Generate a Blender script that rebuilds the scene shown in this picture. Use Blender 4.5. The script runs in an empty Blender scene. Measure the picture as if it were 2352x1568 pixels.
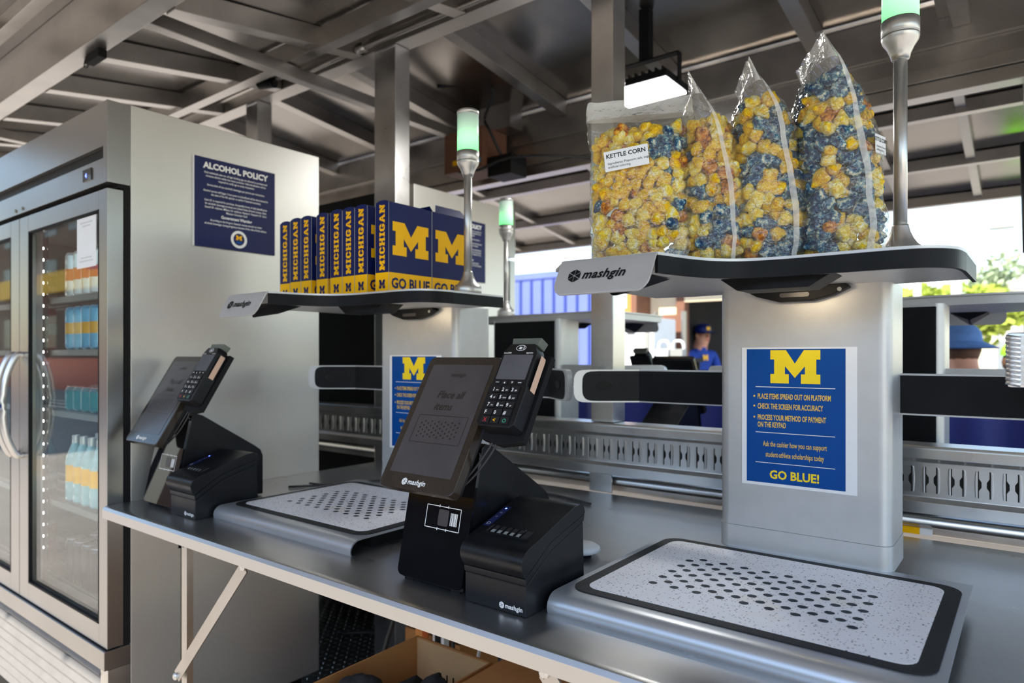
import bpy, bmesh, math, random
import numpy as np
from mathutils import Vector, Matrix, noise as mnoise

S = bpy.context.scene
COL = S.collection
RND = random.Random(7)
H = 1.25            # eye height above the stand floor
PI = math.pi

# ------------------------------------------------------------------ camera
cam_d = bpy.data.cameras.new('camera')
cam = bpy.data.objects.new('camera', cam_d)
COL.objects.link(cam)
cam_d.sensor_width = 36.0
cam_d.lens = 36.0 * 1550.0 / 2352.0
cam_d.shift_y = (815.0 - 784.0) / 2352.0
cam_d.clip_start = 0.05
cam_d.clip_end = 300
cam.location = (0, 0, H)
cam.rotation_euler = (math.radians(90), 0, math.radians(37.7))
cam_d.dof.use_dof = True
cam_d.dof.focus_distance = 1.24
cam_d.dof.aperture_fstop = 3.6
S.camera = cam

# ------------------------------------------------------------------ world, sun, exposure
world = bpy.data.worlds.new('World')
S.world = world
world.use_nodes = True
wn = world.node_tree
wn.nodes.clear()
sky = wn.nodes.new('ShaderNodeTexSky')
sky.sky_type = 'NISHITA'
sky.sun_disc = False
sky.sun_elevation = math.radians(48)
sky.sun_rotation = math.radians(160)
sky.air_density = 1.2
sky.dust_density = 0.6
sky.ozone_density = 1.0
bg = wn.nodes.new('ShaderNodeBackground')
bg.inputs['Strength'].default_value = 0.14
wo = wn.nodes.new('ShaderNodeOutputWorld')
wn.links.new(sky.outputs[0], bg.inputs[0])
wn.links.new(bg.outputs[0], wo.inputs[0])

sun_d = bpy.data.lights.new('sun', 'SUN')
sun_d.energy = 4.2
sun_d.angle = math.radians(0.6)
sun_d.color = (1.0, 0.93, 0.82)
sun = bpy.data.objects.new('sun', sun_d)
COL.objects.link(sun)
sun.location = (-3, -6, 9)
SUN_DIR = Vector((0.30, 1.0, -1.18))
sun.rotation_euler = SUN_DIR.to_track_quat('-Z', 'Y').to_euler()

S.view_settings.view_transform = 'Standard'
S.view_settings.look = 'None'
S.view_settings.gamma = 1.0
S.view_settings.use_curve_mapping = False
S.view_settings.exposure = 1.6

# ------------------------------------------------------------------ materials
def srgb(r, g, b):
    def f(c):
        c /= 255.0
        return c / 12.92 if c <= 0.04045 else ((c + 0.055) / 1.055) ** 2.4
    return (f(r), f(g), f(b), 1.0)

MATS = {}
def nmat(name):
    m = bpy.data.materials.new(name)
    m.use_nodes = True
    nt = m.node_tree
    b = nt.nodes['Principled BSDF']
    MATS[name] = m
    return m, nt, b

def coords(nt, scale=(1, 1, 1), space='Object'):
    tc = nt.nodes.new('ShaderNodeTexCoord')
    mp = nt.nodes.new('ShaderNodeMapping')
    mp.inputs['Scale'].default_value = scale
    nt.links.new(tc.outputs[space], mp.inputs[0])
    return mp.outputs[0]

def noise(nt, vec, scale, detail=3, rough=0.5):
    n = nt.nodes.new('ShaderNodeTexNoise')
    n.inputs['Scale'].default_value = scale
    n.inputs['Detail'].default_value = detail
    n.inputs['Roughness'].default_value = rough
    nt.links.new(vec, n.inputs['Vector'])
    return n.outputs['Fac']

def ramp(nt, fac, stops):
    r = nt.nodes.new('ShaderNodeValToRGB')
    e = r.color_ramp.elements
    while len(e) < len(stops):
        e.new(0.5)
    for i, (p, c) in enumerate(stops):
        e[i].position = p
        e[i].color = c
    nt.links.new(fac, r.inputs[0])
    return r.outputs[0]

def bump(nt, b, fac, strength, dist=0.01):
    n = nt.nodes.new('ShaderNodeBump')
    n.inputs['Strength'].default_value = strength
    n.inputs['Distance'].default_value = dist
    nt.links.new(fac, n.inputs['Height'])
    nt.links.new(n.outputs[0], b.inputs['Normal'])

def basic(name, col, rough=0.5, metal=0.0, var=0.06, vscale=14.0, vsc=(1, 1, 1), bmp=0.0, bscale=200.0,
          bsc=(1, 1, 1), spec=None, coat=0.0, rvar=0.0):
    m, nt, b = nmat(name)
    c = col if len(col) == 4 else tuple(col) + (1.0,)
    lo = tuple(x * (1 - var) for x in c[:3]) + (1,)
    hi = tuple(min(1, x * (1 + var)) for x in c[:3]) + (1,)
    v = coords(nt, vsc)
    nz = noise(nt, v, vscale, 4, 0.55)
    nt.links.new(ramp(nt, nz, [(0.3, lo), (0.7, hi)]), b.inputs['Base Color'])
    b.inputs['Roughness'].default_value = rough
    if rvar:
        mr = nt.nodes.new('ShaderNodeMapRange')
        mr.inputs['From Min'].default_value = 0.3
        mr.inputs['From Max'].default_value = 0.7
        mr.inputs['To Min'].default_value = max(0.03, rough - rvar)
        mr.inputs['To Max'].default_value = rough + rvar
        nt.links.new(nz, mr.inputs[0])
        nt.links.new(mr.outputs[0], b.inputs['Roughness'])
    b.inputs['Metallic'].default_value = metal
    if spec is not None:
        b.inputs['Specular IOR Level'].default_value = spec
    if coat:
        b.inputs['Coat Weight'].default_value = coat
        b.inputs['Coat Roughness'].default_value = 0.05
    if bmp:
        v2 = coords(nt, bsc)
        bump(nt, b, noise(nt, v2, bscale, 2), bmp, 0.004)
    return m

basic('mill_aluminium', (0.48, 0.455, 0.43), 0.36, 0.95, 0.16, 5.0, (1, 1, 1), 0.02, 60, (1, 1, 6), rvar=0.06)
basic('bright_aluminium', (0.62, 0.61, 0.60), 0.32, 0.95, 0.10, 8.0, (1, 1, 1), 0.0, 90, rvar=0.05)
basic('roof_sheet', (0.30, 0.28, 0.26), 0.22, 0.92, 0.25, 2.2, (1, 1, 1), 0.35, 2.5, rvar=0.08)
basic('brushed_steel', (0.52, 0.515, 0.51), 0.30, 0.95, 0.05, 5.0, (1, 3, 1), 0.0, 90, (1, 12, 1), rvar=0.03)
basic('fridge_steel', (0.66, 0.645, 0.62), 0.42, 0.85, 0.04, 3.0, bmp=0.02, bscale=300)
basic('door_steel', (0.40, 0.39, 0.38), 0.28, 0.95, 0.06, 3.0, bmp=0.02, bscale=160, bsc=(1, 1, 12))
basic('silver_paint', (0.56, 0.562, 0.565), 0.40, 0.45, 0.03, 30.0, bmp=0.03, bscale=900)
basic('tray_silver', (0.50, 0.52, 0.55), 0.34, 0.65, 0.03, 30.0, bmp=0.02, bscale=900)
basic('satin_steel', (0.62, 0.61, 0.59), 0.36, 0.85, 0.05, 20.0, rvar=0.04)
basic('black_satin', (0.008, 0.0085, 0.010), 0.45, 0.0, 0.2, 25.0, bmp=0.04, bscale=700, spec=0.14)
basic('black_matte', (0.007, 0.007, 0.008), 0.65, 0.0, 0.2, 25.0, spec=0.2)
basic('black_plastic', (0.0065, 0.007, 0.009), 0.34, 0.0, 0.3, 18.0, bmp=0.04, bscale=900, rvar=0.06, spec=0.30)
basic('black_gloss', (0.006, 0.006, 0.008), 0.06, 0.0, 0.2, 40.0, coat=0.6)
basic('screen_bezel', (0.026, 0.019, 0.014), 0.20, 0.0, 0.2, 30.0)
basic('screen_dark', (0.060, 0.054, 0.057), 0.28, 0.0, 0.12, 20.0)
basic('screen_print', (0.020, 0.015, 0.013), 0.3, 0.0, 0.1, 20.0)
basic('reader_screen', (0.10, 0.10, 0.115), 0.16, 0.0, 0.15, 10.0)
basic('olive_plastic', (0.13, 0.145, 0.12), 0.4, 0.0, 0.1, 20.0)
basic('key_black', (0.012, 0.012, 0.014), 0.4, 0.0, 0.1, 20.0, spec=0.3)
basic('white_print', (0.85, 0.85, 0.85), 0.5, 0.0, 0.02, 20.0)
basic('red_print', srgb(190, 40, 55), 0.5, 0.0, 0.02)
basic('green_print', srgb(50, 150, 120), 0.5, 0.0, 0.02)
basic('paper', (0.80, 0.81, 0.83), 0.55, 0.0, 0.02, 20.0)
basic('paper_grey', (0.55, 0.55, 0.55), 0.55, 0.0, 0.02, 20.0)
basic('poster_blue', srgb(0, 70, 145), 0.45, 0.0, 0.04, 20.0, spec=0.2)
basic('maize', srgb(255, 190, 0), 0.45, 0.0, 0.04, 20.0, spec=0.2)
basic('poster_yellow', srgb(244, 214, 40), 0.45, 0.0, 0.03, 20.0, spec=0.2)
basic('poster_gold', srgb(232, 190, 70), 0.45, 0.0, 0.03, 20.0)
basic('navy', srgb(14, 26, 84), 0.42, 0.0, 0.08, 12.0, spec=0.2)
basic('navy_sign', srgb(34, 40, 84), 0.45, 0.0, 0.05, 10.0, spec=0.2)
basic('mat_black', (0.014, 0.0145, 0.017), 0.55, 0.0, 0.25, 60.0, bmp=0.06, bscale=900, spec=0.25)
basic('dot_dark', (0.014, 0.019, 0.027), 0.5, 0.0, 0.1, 60.0, spec=0.2)
basic('cardboard', srgb(170, 115, 62), 0.8, 0.0, 0.10, 8.0, bmp=0.05, bscale=120)
basic('cardboard_inner', srgb(190, 150, 105), 0.85, 0.0, 0.08, 8.0)
basic('cloth_black', (0.012, 0.012, 0.014), 0.9, 0.0, 0.3, 60.0, bmp=0.3, bscale=300)
basic('skin_tape', srgb(206, 172, 150), 0.7)
basic('rubber_cable', (0.02, 0.02, 0.022), 0.5, 0.0, 0.1)
basic('white_plastic', (0.75, 0.76, 0.77), 0.35, 0.0, 0.03)
basic('grey_plastic', (0.30, 0.31, 0.30), 0.4, 0.0, 0.05)
basic('wood', srgb(205, 130, 62), 0.7, 0.0, 0.15, 3.0, (1, 1, 8))
basic('wood_dark', srgb(120, 82, 62), 0.75, 0.0, 0.15, 3.0, (1, 1, 8))
basic('cream_wall', srgb(240, 220, 185), 0.8, 0.0, 0.05, 2.0)
basic('container_blue', srgb(92, 106, 172), 0.6, 0.0, 0.06, 1.5)
basic('container_line', srgb(34, 54, 126), 0.6, 0.0, 0.06, 1.5)
basic('tarp_blue', srgb(28, 40, 120), 0.6, 0.0, 0.15, 2.0, (4, 1, 0.4), 0.3, 3.0)
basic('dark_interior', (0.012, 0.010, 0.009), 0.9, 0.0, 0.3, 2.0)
basic('ground_concrete', (0.32, 0.285, 0.245), 0.9, 0.0, 0.12, 1.5, bmp=0.1, bscale=30)
basic('floor_plate', (0.060, 0.056, 0.052), 0.42, 0.7, 0.3, 4.0, rvar=0.1)
basic('tread_metal', (0.30, 0.28, 0.26), 0.35, 0.8, 0.3, 9.0)
basic('skin', srgb(205, 150, 125), 0.55, 0.0, 0.06, 12.0)
basic('shirt_blue', srgb(20, 60, 150), 0.8, 0.0, 0.12, 8.0)
basic('denim', srgb(88, 128, 188), 0.85, 0.0, 0.15, 20.0, bmp=0.2, bscale=60)
basic('denim_dark', srgb(38, 44, 60), 0.85, 0.0, 0.15, 20.0)
basic('lime_cloth', srgb(130, 225, 40), 0.8, 0.0, 0.08, 20.0)
basic('grey_cloth', srgb(130, 125, 140), 0.85, 0.0, 0.08, 20.0)
basic('hair_brown', srgb(92, 62, 42), 0.7, 0.0, 0.2, 60.0, (1, 1, 6))
basic('bark', srgb(120, 100, 80), 0.9, 0.0, 0.2, 9.0)
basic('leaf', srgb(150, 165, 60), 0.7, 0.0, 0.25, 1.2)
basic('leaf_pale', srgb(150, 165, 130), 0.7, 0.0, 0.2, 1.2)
basic('house_white', srgb(225, 225, 220), 0.8, 0.0, 0.04, 2.0)
basic('house_roof', srgb(150, 145, 142), 0.85, 0.0, 0.1, 3.0)
basic('pole_grey', srgb(225, 220, 210), 0.8, 0.0, 0.06, 3.0)
basic('can_white', (0.72, 0.78, 0.78), 0.28, 0.5, 0.05, 30.0)
basic('can_teal', srgb(20, 140, 150), 0.3, 0.4, 0.1, 30.0)
basic('can_gold', srgb(215, 165, 40), 0.3, 0.4, 0.1, 30.0)
basic('can_blue', srgb(90, 175, 215), 0.3, 0.4, 0.1, 30.0)
basic('can_red', srgb(190, 45, 50), 0.3, 0.3, 0.1, 30.0)
basic('can_dark', srgb(28, 36, 42), 0.3, 0.3, 0.1, 30.0)
basic('can_amber', srgb(170, 90, 35), 0.3, 0.2, 0.1, 30.0)
basic('bottle_clear', srgb(150, 200, 205), 0.15, 0.0, 0.1, 30.0)
basic('fridge_liner', (0.16, 0.19, 0.185), 0.5, 0.0, 0.05, 5.0)
basic('weld_white', (0.75, 0.76, 0.78), 0.3, 0.85, 0.06, 30.0, bmp=0.1, bscale=120)
basic('louver_paint', (0.17, 0.165, 0.16), 0.55, 0.2, 0.08, 12.0)

def popmat(name, stops):
    m, nt, b = nmat(name)
    v = coords(nt)
    nt.links.new(ramp(nt, noise(nt, v, 1.6, 4, 0.6), stops), b.inputs['Base Color'])
    b.inputs['Roughness'].default_value = 0.55
    b.inputs['Subsurface Weight'].default_value = 0.15
    b.inputs['Subsurface Radius'].default_value = (0.5, 0.3, 0.1)
    b.inputs['Subsurface Scale'].default_value = 0.004
    bump(nt, b, noise(nt, v, 4.0, 3), 0.5, 0.15)
popmat('pop_yellow', [(0.30, srgb(205, 125, 12)), (0.43, srgb(252, 198, 16)), (0.58, srgb(255, 214, 34)), (0.74, srgb(255, 244, 190))])
popmat('pop_pale', [(0.32, srgb(252, 200, 24)), (0.50, srgb(255, 228, 80)), (0.70, srgb(255, 250, 220))])
popmat('pop_amber', [(0.34, srgb(120, 56, 14)), (0.50, srgb(222, 136, 22)), (0.70, srgb(255, 210, 90))])
popmat('pop_blue', [(0.36, srgb(14, 36, 78)), (0.48, srgb(36, 84, 128)), (0.56, srgb(112, 164, 178)), (0.64, srgb(240, 236, 212))])
basic('pop_fill', srgb(205, 145, 40), 0.7, 0.0, 0.3, 60.0)
# speckled scanning surface
m, nt, b = nmat('speckle')
v = coords(nt, (1, 1.25, 1))
vo = nt.nodes.new('ShaderNodeTexVoronoi')
vo.inputs['Scale'].default_value = 185
vo.inputs['Randomness'].default_value = 1.0
nt.links.new(v, vo.inputs['Vector'])
sep = nt.nodes.new('ShaderNodeSeparateColor')
nt.links.new(vo.outputs['Color'], sep.inputs[0])
thr = nt.nodes.new('ShaderNodeMapRange')
thr.inputs['To Min'].default_value = 0.02
thr.inputs['To Max'].default_value = 0.31
nt.links.new(sep.outputs[0], thr.inputs[0])
lt = nt.nodes.new('ShaderNodeMath')
lt.operation = 'LESS_THAN'
nt.links.new(vo.outputs['Distance'], lt.inputs[0])
nt.links.new(thr.outputs[0], lt.inputs[1])
stain = noise(nt, coords(nt), 9, 4)
base = ramp(nt, stain, [(0.3, srgb(238, 236, 238)), (0.62, srgb(243, 241, 243)), (0.8, srgb(240, 230, 214))])
mx = nt.nodes.new('ShaderNodeMix')
mx.data_type = 'RGBA'
nt.links.new(lt.outputs[0], mx.inputs[0])
nt.links.new(base, mx.inputs[6])
mx.inputs[7].default_value = srgb(62, 62, 74)
nt.links.new(mx.outputs[2], b.inputs['Base Color'])
b.inputs['Roughness'].default_value = 0.42

def thin(name, tint, glossy, haze, rough=0.05, bmp=0.0, bscale=30):
    """a clear sheet: transparent + fresnel gloss + a little milky scatter"""
    m = bpy.data.materials.new(name)
    m.use_nodes = True
    nt = m.node_tree
    nt.nodes.clear()
    out = nt.nodes.new('ShaderNodeOutputMaterial')
    tr = nt.nodes.new('ShaderNodeBsdfTransparent')
    tr.inputs[0].default_value = tint
    gl = nt.nodes.new('ShaderNodeBsdfGlossy')
    gl.inputs['Roughness'].default_value = rough
    df = nt.nodes.new('ShaderNodeBsdfDiffuse')
    df.inputs[0].default_value = (0.85, 0.84, 0.80, 1)
    fr = nt.nodes.new('ShaderNodeLayerWeight')
    fr.inputs['Blend'].default_value = 0.5
    pw = nt.nodes.new('ShaderNodeMath'); pw.operation = 'POWER'; pw.inputs[1].default_value = 4.5
    nt.links.new(fr.outputs['Facing'], pw.inputs[0])
    mr = nt.nodes.new('ShaderNodeMapRange'); mr.inputs['To Min'].default_value = glossy; mr.inputs['To Max'].default_value = 0.9
    nt.links.new(pw.outputs[0], mr.inputs[0])
    if bmp:
        bp = nt.nodes.new('ShaderNodeBump')
        bp.inputs['Strength'].default_value = bmp
        bp.inputs['Distance'].default_value = 0.02
        nt.links.new(noise(nt, coords(nt), bscale, 3), bp.inputs['Height'])
        nt.links.new(bp.outputs[0], gl.inputs['Normal'])
        nt.links.new(bp.outputs[0], fr.inputs['Normal'])
    m1 = nt.nodes.new('ShaderNodeMixShader')
    m1.inputs[0].default_value = haze
    nt.links.new(tr.outputs[0], m1.inputs[1])
    nt.links.new(df.outputs[0], m1.inputs[2])
    m2 = nt.nodes.new('ShaderNodeMixShader')
    nt.links.new(mr.outputs[0], m2.inputs[0])
    nt.links.new(m1.outputs[0], m2.inputs[1])
    nt.links.new(gl.outputs[0], m2.inputs[2])
    nt.links.new(m2.outputs[0], out.inputs[0])
    MATS[name] = m
    return m
thin('clear_film', (0.99, 0.98, 0.96, 1), 0.06, 0.06, 0.06, 1.0, 30)
thin('film_seal', (0.98, 0.97, 0.95, 1), 0.08, 0.42, 0.12, 0.8, 60)
thin('door_glass', (0.96, 0.98, 0.97, 1), 0.04, 0.0, 0.02)

def emit(name, col, strength, base=(0.8, 0.8, 0.8, 1)):
    m, nt, b = nmat(name)
    b.inputs['Base Color'].default_value = base
    b.inputs['Emission Color'].default_value = col
    b.inputs['Emission Strength'].default_value = strength
    return m
emit('led_white', (1, 0.98, 0.92, 1), 7.0)
emit('flood_white', (1, 0.99, 0.96, 1), 22.0)
emit('led_warm', (1, 0.80, 0.52, 1), 7.0)
emit('led_blue', (0.08, 0.15, 1, 1), 3.0)
emit('led_red', (1, 0.05, 0.05, 1), 1.2, (0.4, 0, 0, 1))
# status tube: lit green from below, fading upwards
m, nt, b = nmat('status_tube')
tc = nt.nodes.new('ShaderNodeTexCoord')
sx = nt.nodes.new('ShaderNodeSeparateXYZ')
nt.links.new(tc.outputs['Generated'], sx.inputs[0])
cr = ramp(nt, sx.outputs[2], [(0.0, (0.06, 0.62, 0.13, 1)), (0.28, (0.12, 0.62, 0.20, 1)), (0.6, (0.10, 0.22, 0.13, 1)), (1.0, (0.04, 0.06, 0.05, 1))])
nt.links.new(cr, b.inputs['Emission Color'])
b.inputs['Emission Strength'].default_value = 0.75
b.inputs['Base Color'].default_value = (0.55, 0.62, 0.58, 1)
b.inputs['Roughness'].default_value = 0.35

# ------------------------------------------------------------------ mesh builder
ABS = {}     # absolute location of each Empty / mesh root

class MB:
    def __init__(s):
        s.v, s.f, s.mi, s.sm, s.cur, s.smooth = [], [], [], [], 0, False
    def add(s, vs, fs):
        n = len(s.v)
        s.v += [tuple(p) for p in vs]
        for f in fs:
            s.f.append([i + n for i in f]); s.mi.append(s.cur); s.sm.append(s.smooth)
        return s
    def box(s, x0, x1, y0, y1, z0, z1):
        return s.add([(x0, y0, z0), (x1, y0, z0), (x1, y1, z0), (x0, y1, z0), (x0, y0, z1), (x1, y0, z1), (x1, y1, z1), (x0, y1, z1)],
                     [(0, 3, 2, 1), (4, 5, 6, 7), (0, 1, 5, 4), (1, 2, 6, 5), (2, 3, 7, 6), (3, 0, 4, 7)])
    def prism(s, pts, a0, a1, axis):
        """closed 2D outline extruded along axis; pts are the two other coordinates in cyclic order"""
        n = len(pts)
        def P(p, a):
            return (a, p[0], p[1]) if axis == 'x' else ((p[0], a, p[1]) if axis == 'y' else (p[0], p[1], a))
        vs = [P(p, a0) for p in pts] + [P(p, a1) for p in pts]
        fs = [tuple(range(n)), tuple(range(2 * n - 1, n - 1, -1))] + [(i, (i + 1) % n + 0, (i + 1) % n + n, i + n) for i in range(n)]
        return s.add(vs, fs)
    def face(s, pts):
        return s.add(pts, [tuple(range(len(pts)))])
    def lathe(s, prof, c=(0, 0, 0), seg=24, cap=True):
        vs, fs = [], []
        for r, z in prof:
            for i in range(seg):
                a = 2 * PI * i / seg
                vs.append((c[0] + r * math.cos(a), c[1] + r * math.sin(a), c[2] + z))
        for j in range(len(prof) - 1):
            for i in range(seg):
                k = (i + 1) % seg
                fs.append((j * seg + i, j * seg + k, (j + 1) * seg + k, (j + 1) * seg + i))
        if cap:
            fs.append(tuple(range(seg - 1, -1, -1)))
            fs.append(tuple((len(prof) - 1) * seg + i for i in range(seg)))
        return s.add(vs, fs)
    def tube(s, path, r, seg=8):
        path = [Vector(p) for p in path]
        vs, fs = [], []
        up = Vector((0, 0, 1))
        for i, p in enumerate(path):
            d = (path[min(i + 1, len(path) - 1)] - path[max(i - 1, 0)]).normalized()
            a = d.cross(up)
            if a.length < 1e-3:
                a = d.cross(Vector((1, 0, 0)))
            a.normalize()
            bb = d.cross(a).normalized()
            rr = r[i] if isinstance(r, (list, tuple)) else r
            for k in range(seg):
                t = 2 * PI * k / seg
                vs.append(p + (a * math.cos(t) + bb * math.sin(t)) * rr)
        for i in range(len(path) - 1):
            for k in range(seg):
                q = (k + 1) % seg
                fs.append((i * seg + k, i * seg + q, (i + 1) * seg + q, (i + 1) * seg + k))
        fs.append(tuple(range(seg - 1, -1, -1)))
        fs.append(tuple((len(path) - 1) * seg + k for k in range(seg)))
        return s.add(vs, fs)
    def bar(s, p0, p1, w, t, side=(0, 1, 0)):
        """flat bar from p0 to p1, width w in the plane, thickness t along side"""
        p0, p1, sd = Vector(p0), Vector(p1), Vector(side).normalized()
        d = (p1 - p0).normalized()
        a = d.cross(sd).normalized() * w / 2
        n = sd * t / 2
        vs = [p0 - a - n, p0 + a - n, p0 + a + n, p0 - a + n, p1 - a - n, p1 + a - n, p1 + a + n, p1 - a + n]
        return s.add(vs, [(0, 3, 2, 1), (4, 5, 6, 7), (0, 1, 5, 4), (1, 2, 6, 5), (2, 3, 7, 6), (3, 0, 4, 7)])
    def flat(s, polys, o, ax, ay):
        o, ax, ay = Vector(o), Vector(ax), Vector(ay)
        for poly in polys:
            s.face([o + ax * p[0] + ay * p[1] for p in poly])
        return s
    def text(s, body, o, ax, ay, size, bold=0.0, shear=0.0, sx=1.0, align='LEFT', space=1.0):
        vs, fs = text_mesh(body, bold, shear, align, space)
        o, ax, ay = Vector(o), Vector(ax), Vector(ay)
        return s.add([o + ax * (p[0] * size * sx) + ay * (p[1] * size) for p in vs], fs)
    def build(s, name, mats, parent=None, bevel=0.0, seg=2, smooth=False, loc=None, fixn=True):
        if isinstance(mats, str):
            mats = [mats]
        org = Vector((0, 0, 0))
        if parent is not None:
            org = ABS[parent.name]
        elif loc is not None:
            org = Vector(loc)
        me = bpy.data.meshes.new(name)
        me.from_pydata([tuple(Vector(p) - org) for p in s.v], [], s.f)
        for k in mats:
            me.materials.append(MATS[k])
        for i, p in enumerate(me.polygons):
            p.material_index = s.mi[i]
            p.use_smooth = s.sm[i] or smooth
        wn_ = False
        if bevel or fixn:
            bm = bmesh.new()
            bm.from_mesh(me)
            if fixn:
                bmesh.ops.recalc_face_normals(bm, faces=bm.faces)
            if bevel:
                ed = [e for e in bm.edges if len(e.link_faces) == 2 and e.calc_face_angle(0) > 0.6]
                bmesh.ops.bevel(bm, geom=ed, offset=bevel, segments=seg, profile=0.6, affect='EDGES', clamp_overlap=True)
            if fixn and not smooth and not any(s.sm):
                for f in bm.faces: f.smooth = True
                for e in bm.edges:
                    an = e.calc_face_angle(0) if len(e.link_faces) == 2 else 9
                    if an > 0.60: e.smooth = False
                    elif an > 0.04: wn_ = True
            bm.to_mesh(me)
            bm.free()
        ob = bpy.data.objects.new(name, me)
        COL.objects.link(ob)
        if wn_:
            md = ob.modifiers.new('weighted_normal', 'WEIGHTED_NORMAL'); md.keep_sharp = True; md.weight = 90
        if parent is not None:
            ob.parent = parent
            ABS[ob.name] = org.copy()
        else:
            ob.location = org
            ABS[ob.name] = org.copy()
        return ob

TXT = {}
def text_mesh(body, bold, shear, align, space):
    key = (body, bold, shear, align, space)
    if key not in TXT:
        cu = bpy.data.curves.new('t', 'FONT')
        cu.body = body; cu.size = 1.0; cu.offset = bold; cu.shear = shear
        cu.align_x = align; cu.space_character = space; cu.resolution_u = 2
        ob = bpy.data.objects.new('t', cu)
        COL.objects.link(ob)
        dg = bpy.context.evaluated_depsgraph_get()
        dg.update()
        me = bpy.data.meshes.new_from_object(ob.evaluated_get(dg))
        TXT[key] = ([tuple(v.co) for v in me.vertices], [tuple(p.vertices) for p in me.polygons])
        bpy.data.objects.remove(ob); bpy.data.curves.remove(cu); bpy.data.meshes.remove(me)
    return TXT[key]

def tag(o, label=None, cat=None, group=None, kind=None):
    if label: o['label'] = label
    if cat: o['category'] = cat
    if group: o['group'] = group
    if kind: o['kind'] = kind
    return o

def thing(name, loc, label, cat, rotz=0.0, group=None):
    o = bpy.data.objects.new(name, None)
    o.empty_display_size = 0.05
    COL.objects.link(o)
    o.location = loc
    o.rotation_euler = (0, 0, rotz)
    ABS[o.name] = Vector(loc)
    return tag(o, label, cat, group)

def local(name, loc, label, cat, rotz=0.0, group=None):
    """like thing, but its parts are built about the origin"""
    o = thing(name, loc, label, cat, rotz, group)
    ABS[o.name] = Vector((0, 0, 0))
    return o

def copy_tree(o, loc, rotz=0.0, label=None, group=None, skip=()):
    def rec(src, par):
        c = src.copy()
        COL.objects.link(c)
        c.parent = par
        for ch in src.children:
            if ch.name.split('.')[0] not in skip:
                rec(ch, c)
        return c
    c = rec(o, None)
    c.location = loc
    c.rotation_euler = (0, 0, rotz)
    if label: c['label'] = label
    if group: c['group'] = group
    return c

def rrect(x0, x1, y0, y1, r, n=5):
    pts = []
    for cx, cy, a in ((x1 - r, y1 - r, 0), (x0 + r, y1 - r, 90), (x0 + r, y0 + r, 180), (x1 - r, y0 + r, 270)):
        for i in range(n + 1):
            t = math.radians(a + 90 * i / n)
            pts.append((cx + r * math.cos(t), cy + r * math.sin(t)))
    return pts

def smooth_outline(pts, n=6):
    """Catmull-Rom through open list of points"""
    out = []
    P = [Vector(p) for p in pts]
    for i in range(len(P) - 1):
        p0, p1, p2, p3 = P[max(i - 1, 0)], P[i], P[i + 1], P[min(i + 2, len(P) - 1)]
        for k in range(n):
            t = k / n
            q = 0.5 * ((2 * p1) + (p2 - p0) * t + (2 * p0 - 5 * p1 + 4 * p2 - p3) * t * t + (3 * p1 - p0 - 3 * p2 + p3) * t ** 3)
            out.append(tuple(q))
    out.append(tuple(P[-1]))
    return out

# block letters --------------------------------------------------------------
BLOCK_M = [(0, 0), (.53, 0), (.53, .28), (.42, .28), (.42, .52), (.70, .17), (.98, .52), (.98, .28), (.87, .28), (.87, 0), (1.4, 0), (1.4, .28),
           (1.29, .28), (1.29, .72), (1.4, .72), (1.4, 1), (.95, 1), (.70, .60), (.45, 1), (0, 1), (0, .72), (.11, .72), (.11, .28), (0, .28)]
def R(x0, x1, y0, y1):
    return [(x0, y0), (x1, y0), (x1, y1), (x0, y1)]
BL = {
    'M': (1.15, [[(p[0] * 1.15 / 1.4, p[1]) for p in BLOCK_M]]),
    'I': (.5, [R(0, .5, 0, .2), R(.12, .38, .2, .8), R(0, .5, .8, 1)]),
    'C': (.8, [[(.2, 0), (.6, 0), (.8, .2), (.8, .36), (.55, .36), (.55, .2), (.28, .2), (.28, .8), (.55, .8), (.55, .64), (.8, .64), (.8, .8), (.6, 1), (.2, 1), (0, .8), (0, .2)]]),
    'H': (.95, [R(0, .4, 0, .2), R(.08, .32, .2, .8), R(0, .4, .8, 1), R(.55, .95, 0, .2), R(.63, .87, .2, .8), R(.55, .95, .8, 1), R(.32, .63, .4, .6)]),
    'G': (.85, [[(.2, 0), (.65, 0), (.85, .2), (.85, .5), (.45, .5), (.45, .34), (.57, .34), (.57, .2), (.28, .2), (.28, .8), (.57, .8), (.57, .66), (.85, .66), (.85, .8), (.65, 1), (.2, 1), (0, .8), (0, .2)]]),
    'A': (1.0, [R(0, .38, 0, .18), R(.62, 1.0, 0, .18), [(.1, .18), (.33, .18), (.5, .75), (.67, .18), (.9, .18), (.63, 1), (.37, 1)], R(.33, .67, .28, .42)]),
    'N': (1.0, [R(0, .4, 0, .2), R(.09, .3, .2, .8), R(.6, 1, .8, 1), R(.7, .91, .2, .8), [(0, .8), (.09, .8), (.7, 0), (.91, 0), (.91, .2), (.36, 1), (0, 1)]]),
}
def block_word(word, gap=.12):
    polys, x = [], 0.0
    for ch in word:
        w, ps = BL[ch]
        for p in ps:
            polys.append([(q[0] + x, q[1]) for q in p])
        x += w + gap
    return polys, x - gap

def hexlogo(m, o, ax, ay, s, hole=None):
    """a little hexagon cut by a six-armed star, flat; three gaps drawn as wedges"""
    for k in range(6):
        a0, a1 = math.radians(90 + 60 * k), math.radians(90 + 60 * (k + 1))
        p0, p1 = Vector((math.cos(a0), math.sin(a0))), Vector((math.cos(a1), math.sin(a1)))
        mid = (p0 + p1) / 2
        c = mid * 0.10
        q0, q1 = p0.lerp(p1, 0.06), p0.lerp(p1, 0.94)
        m.flat([[(c.x * s, c.y * s), (q0.x * s, q0.y * s), (q1.x * s, q1.y * s)]], o, ax, ay)
    return m

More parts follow.
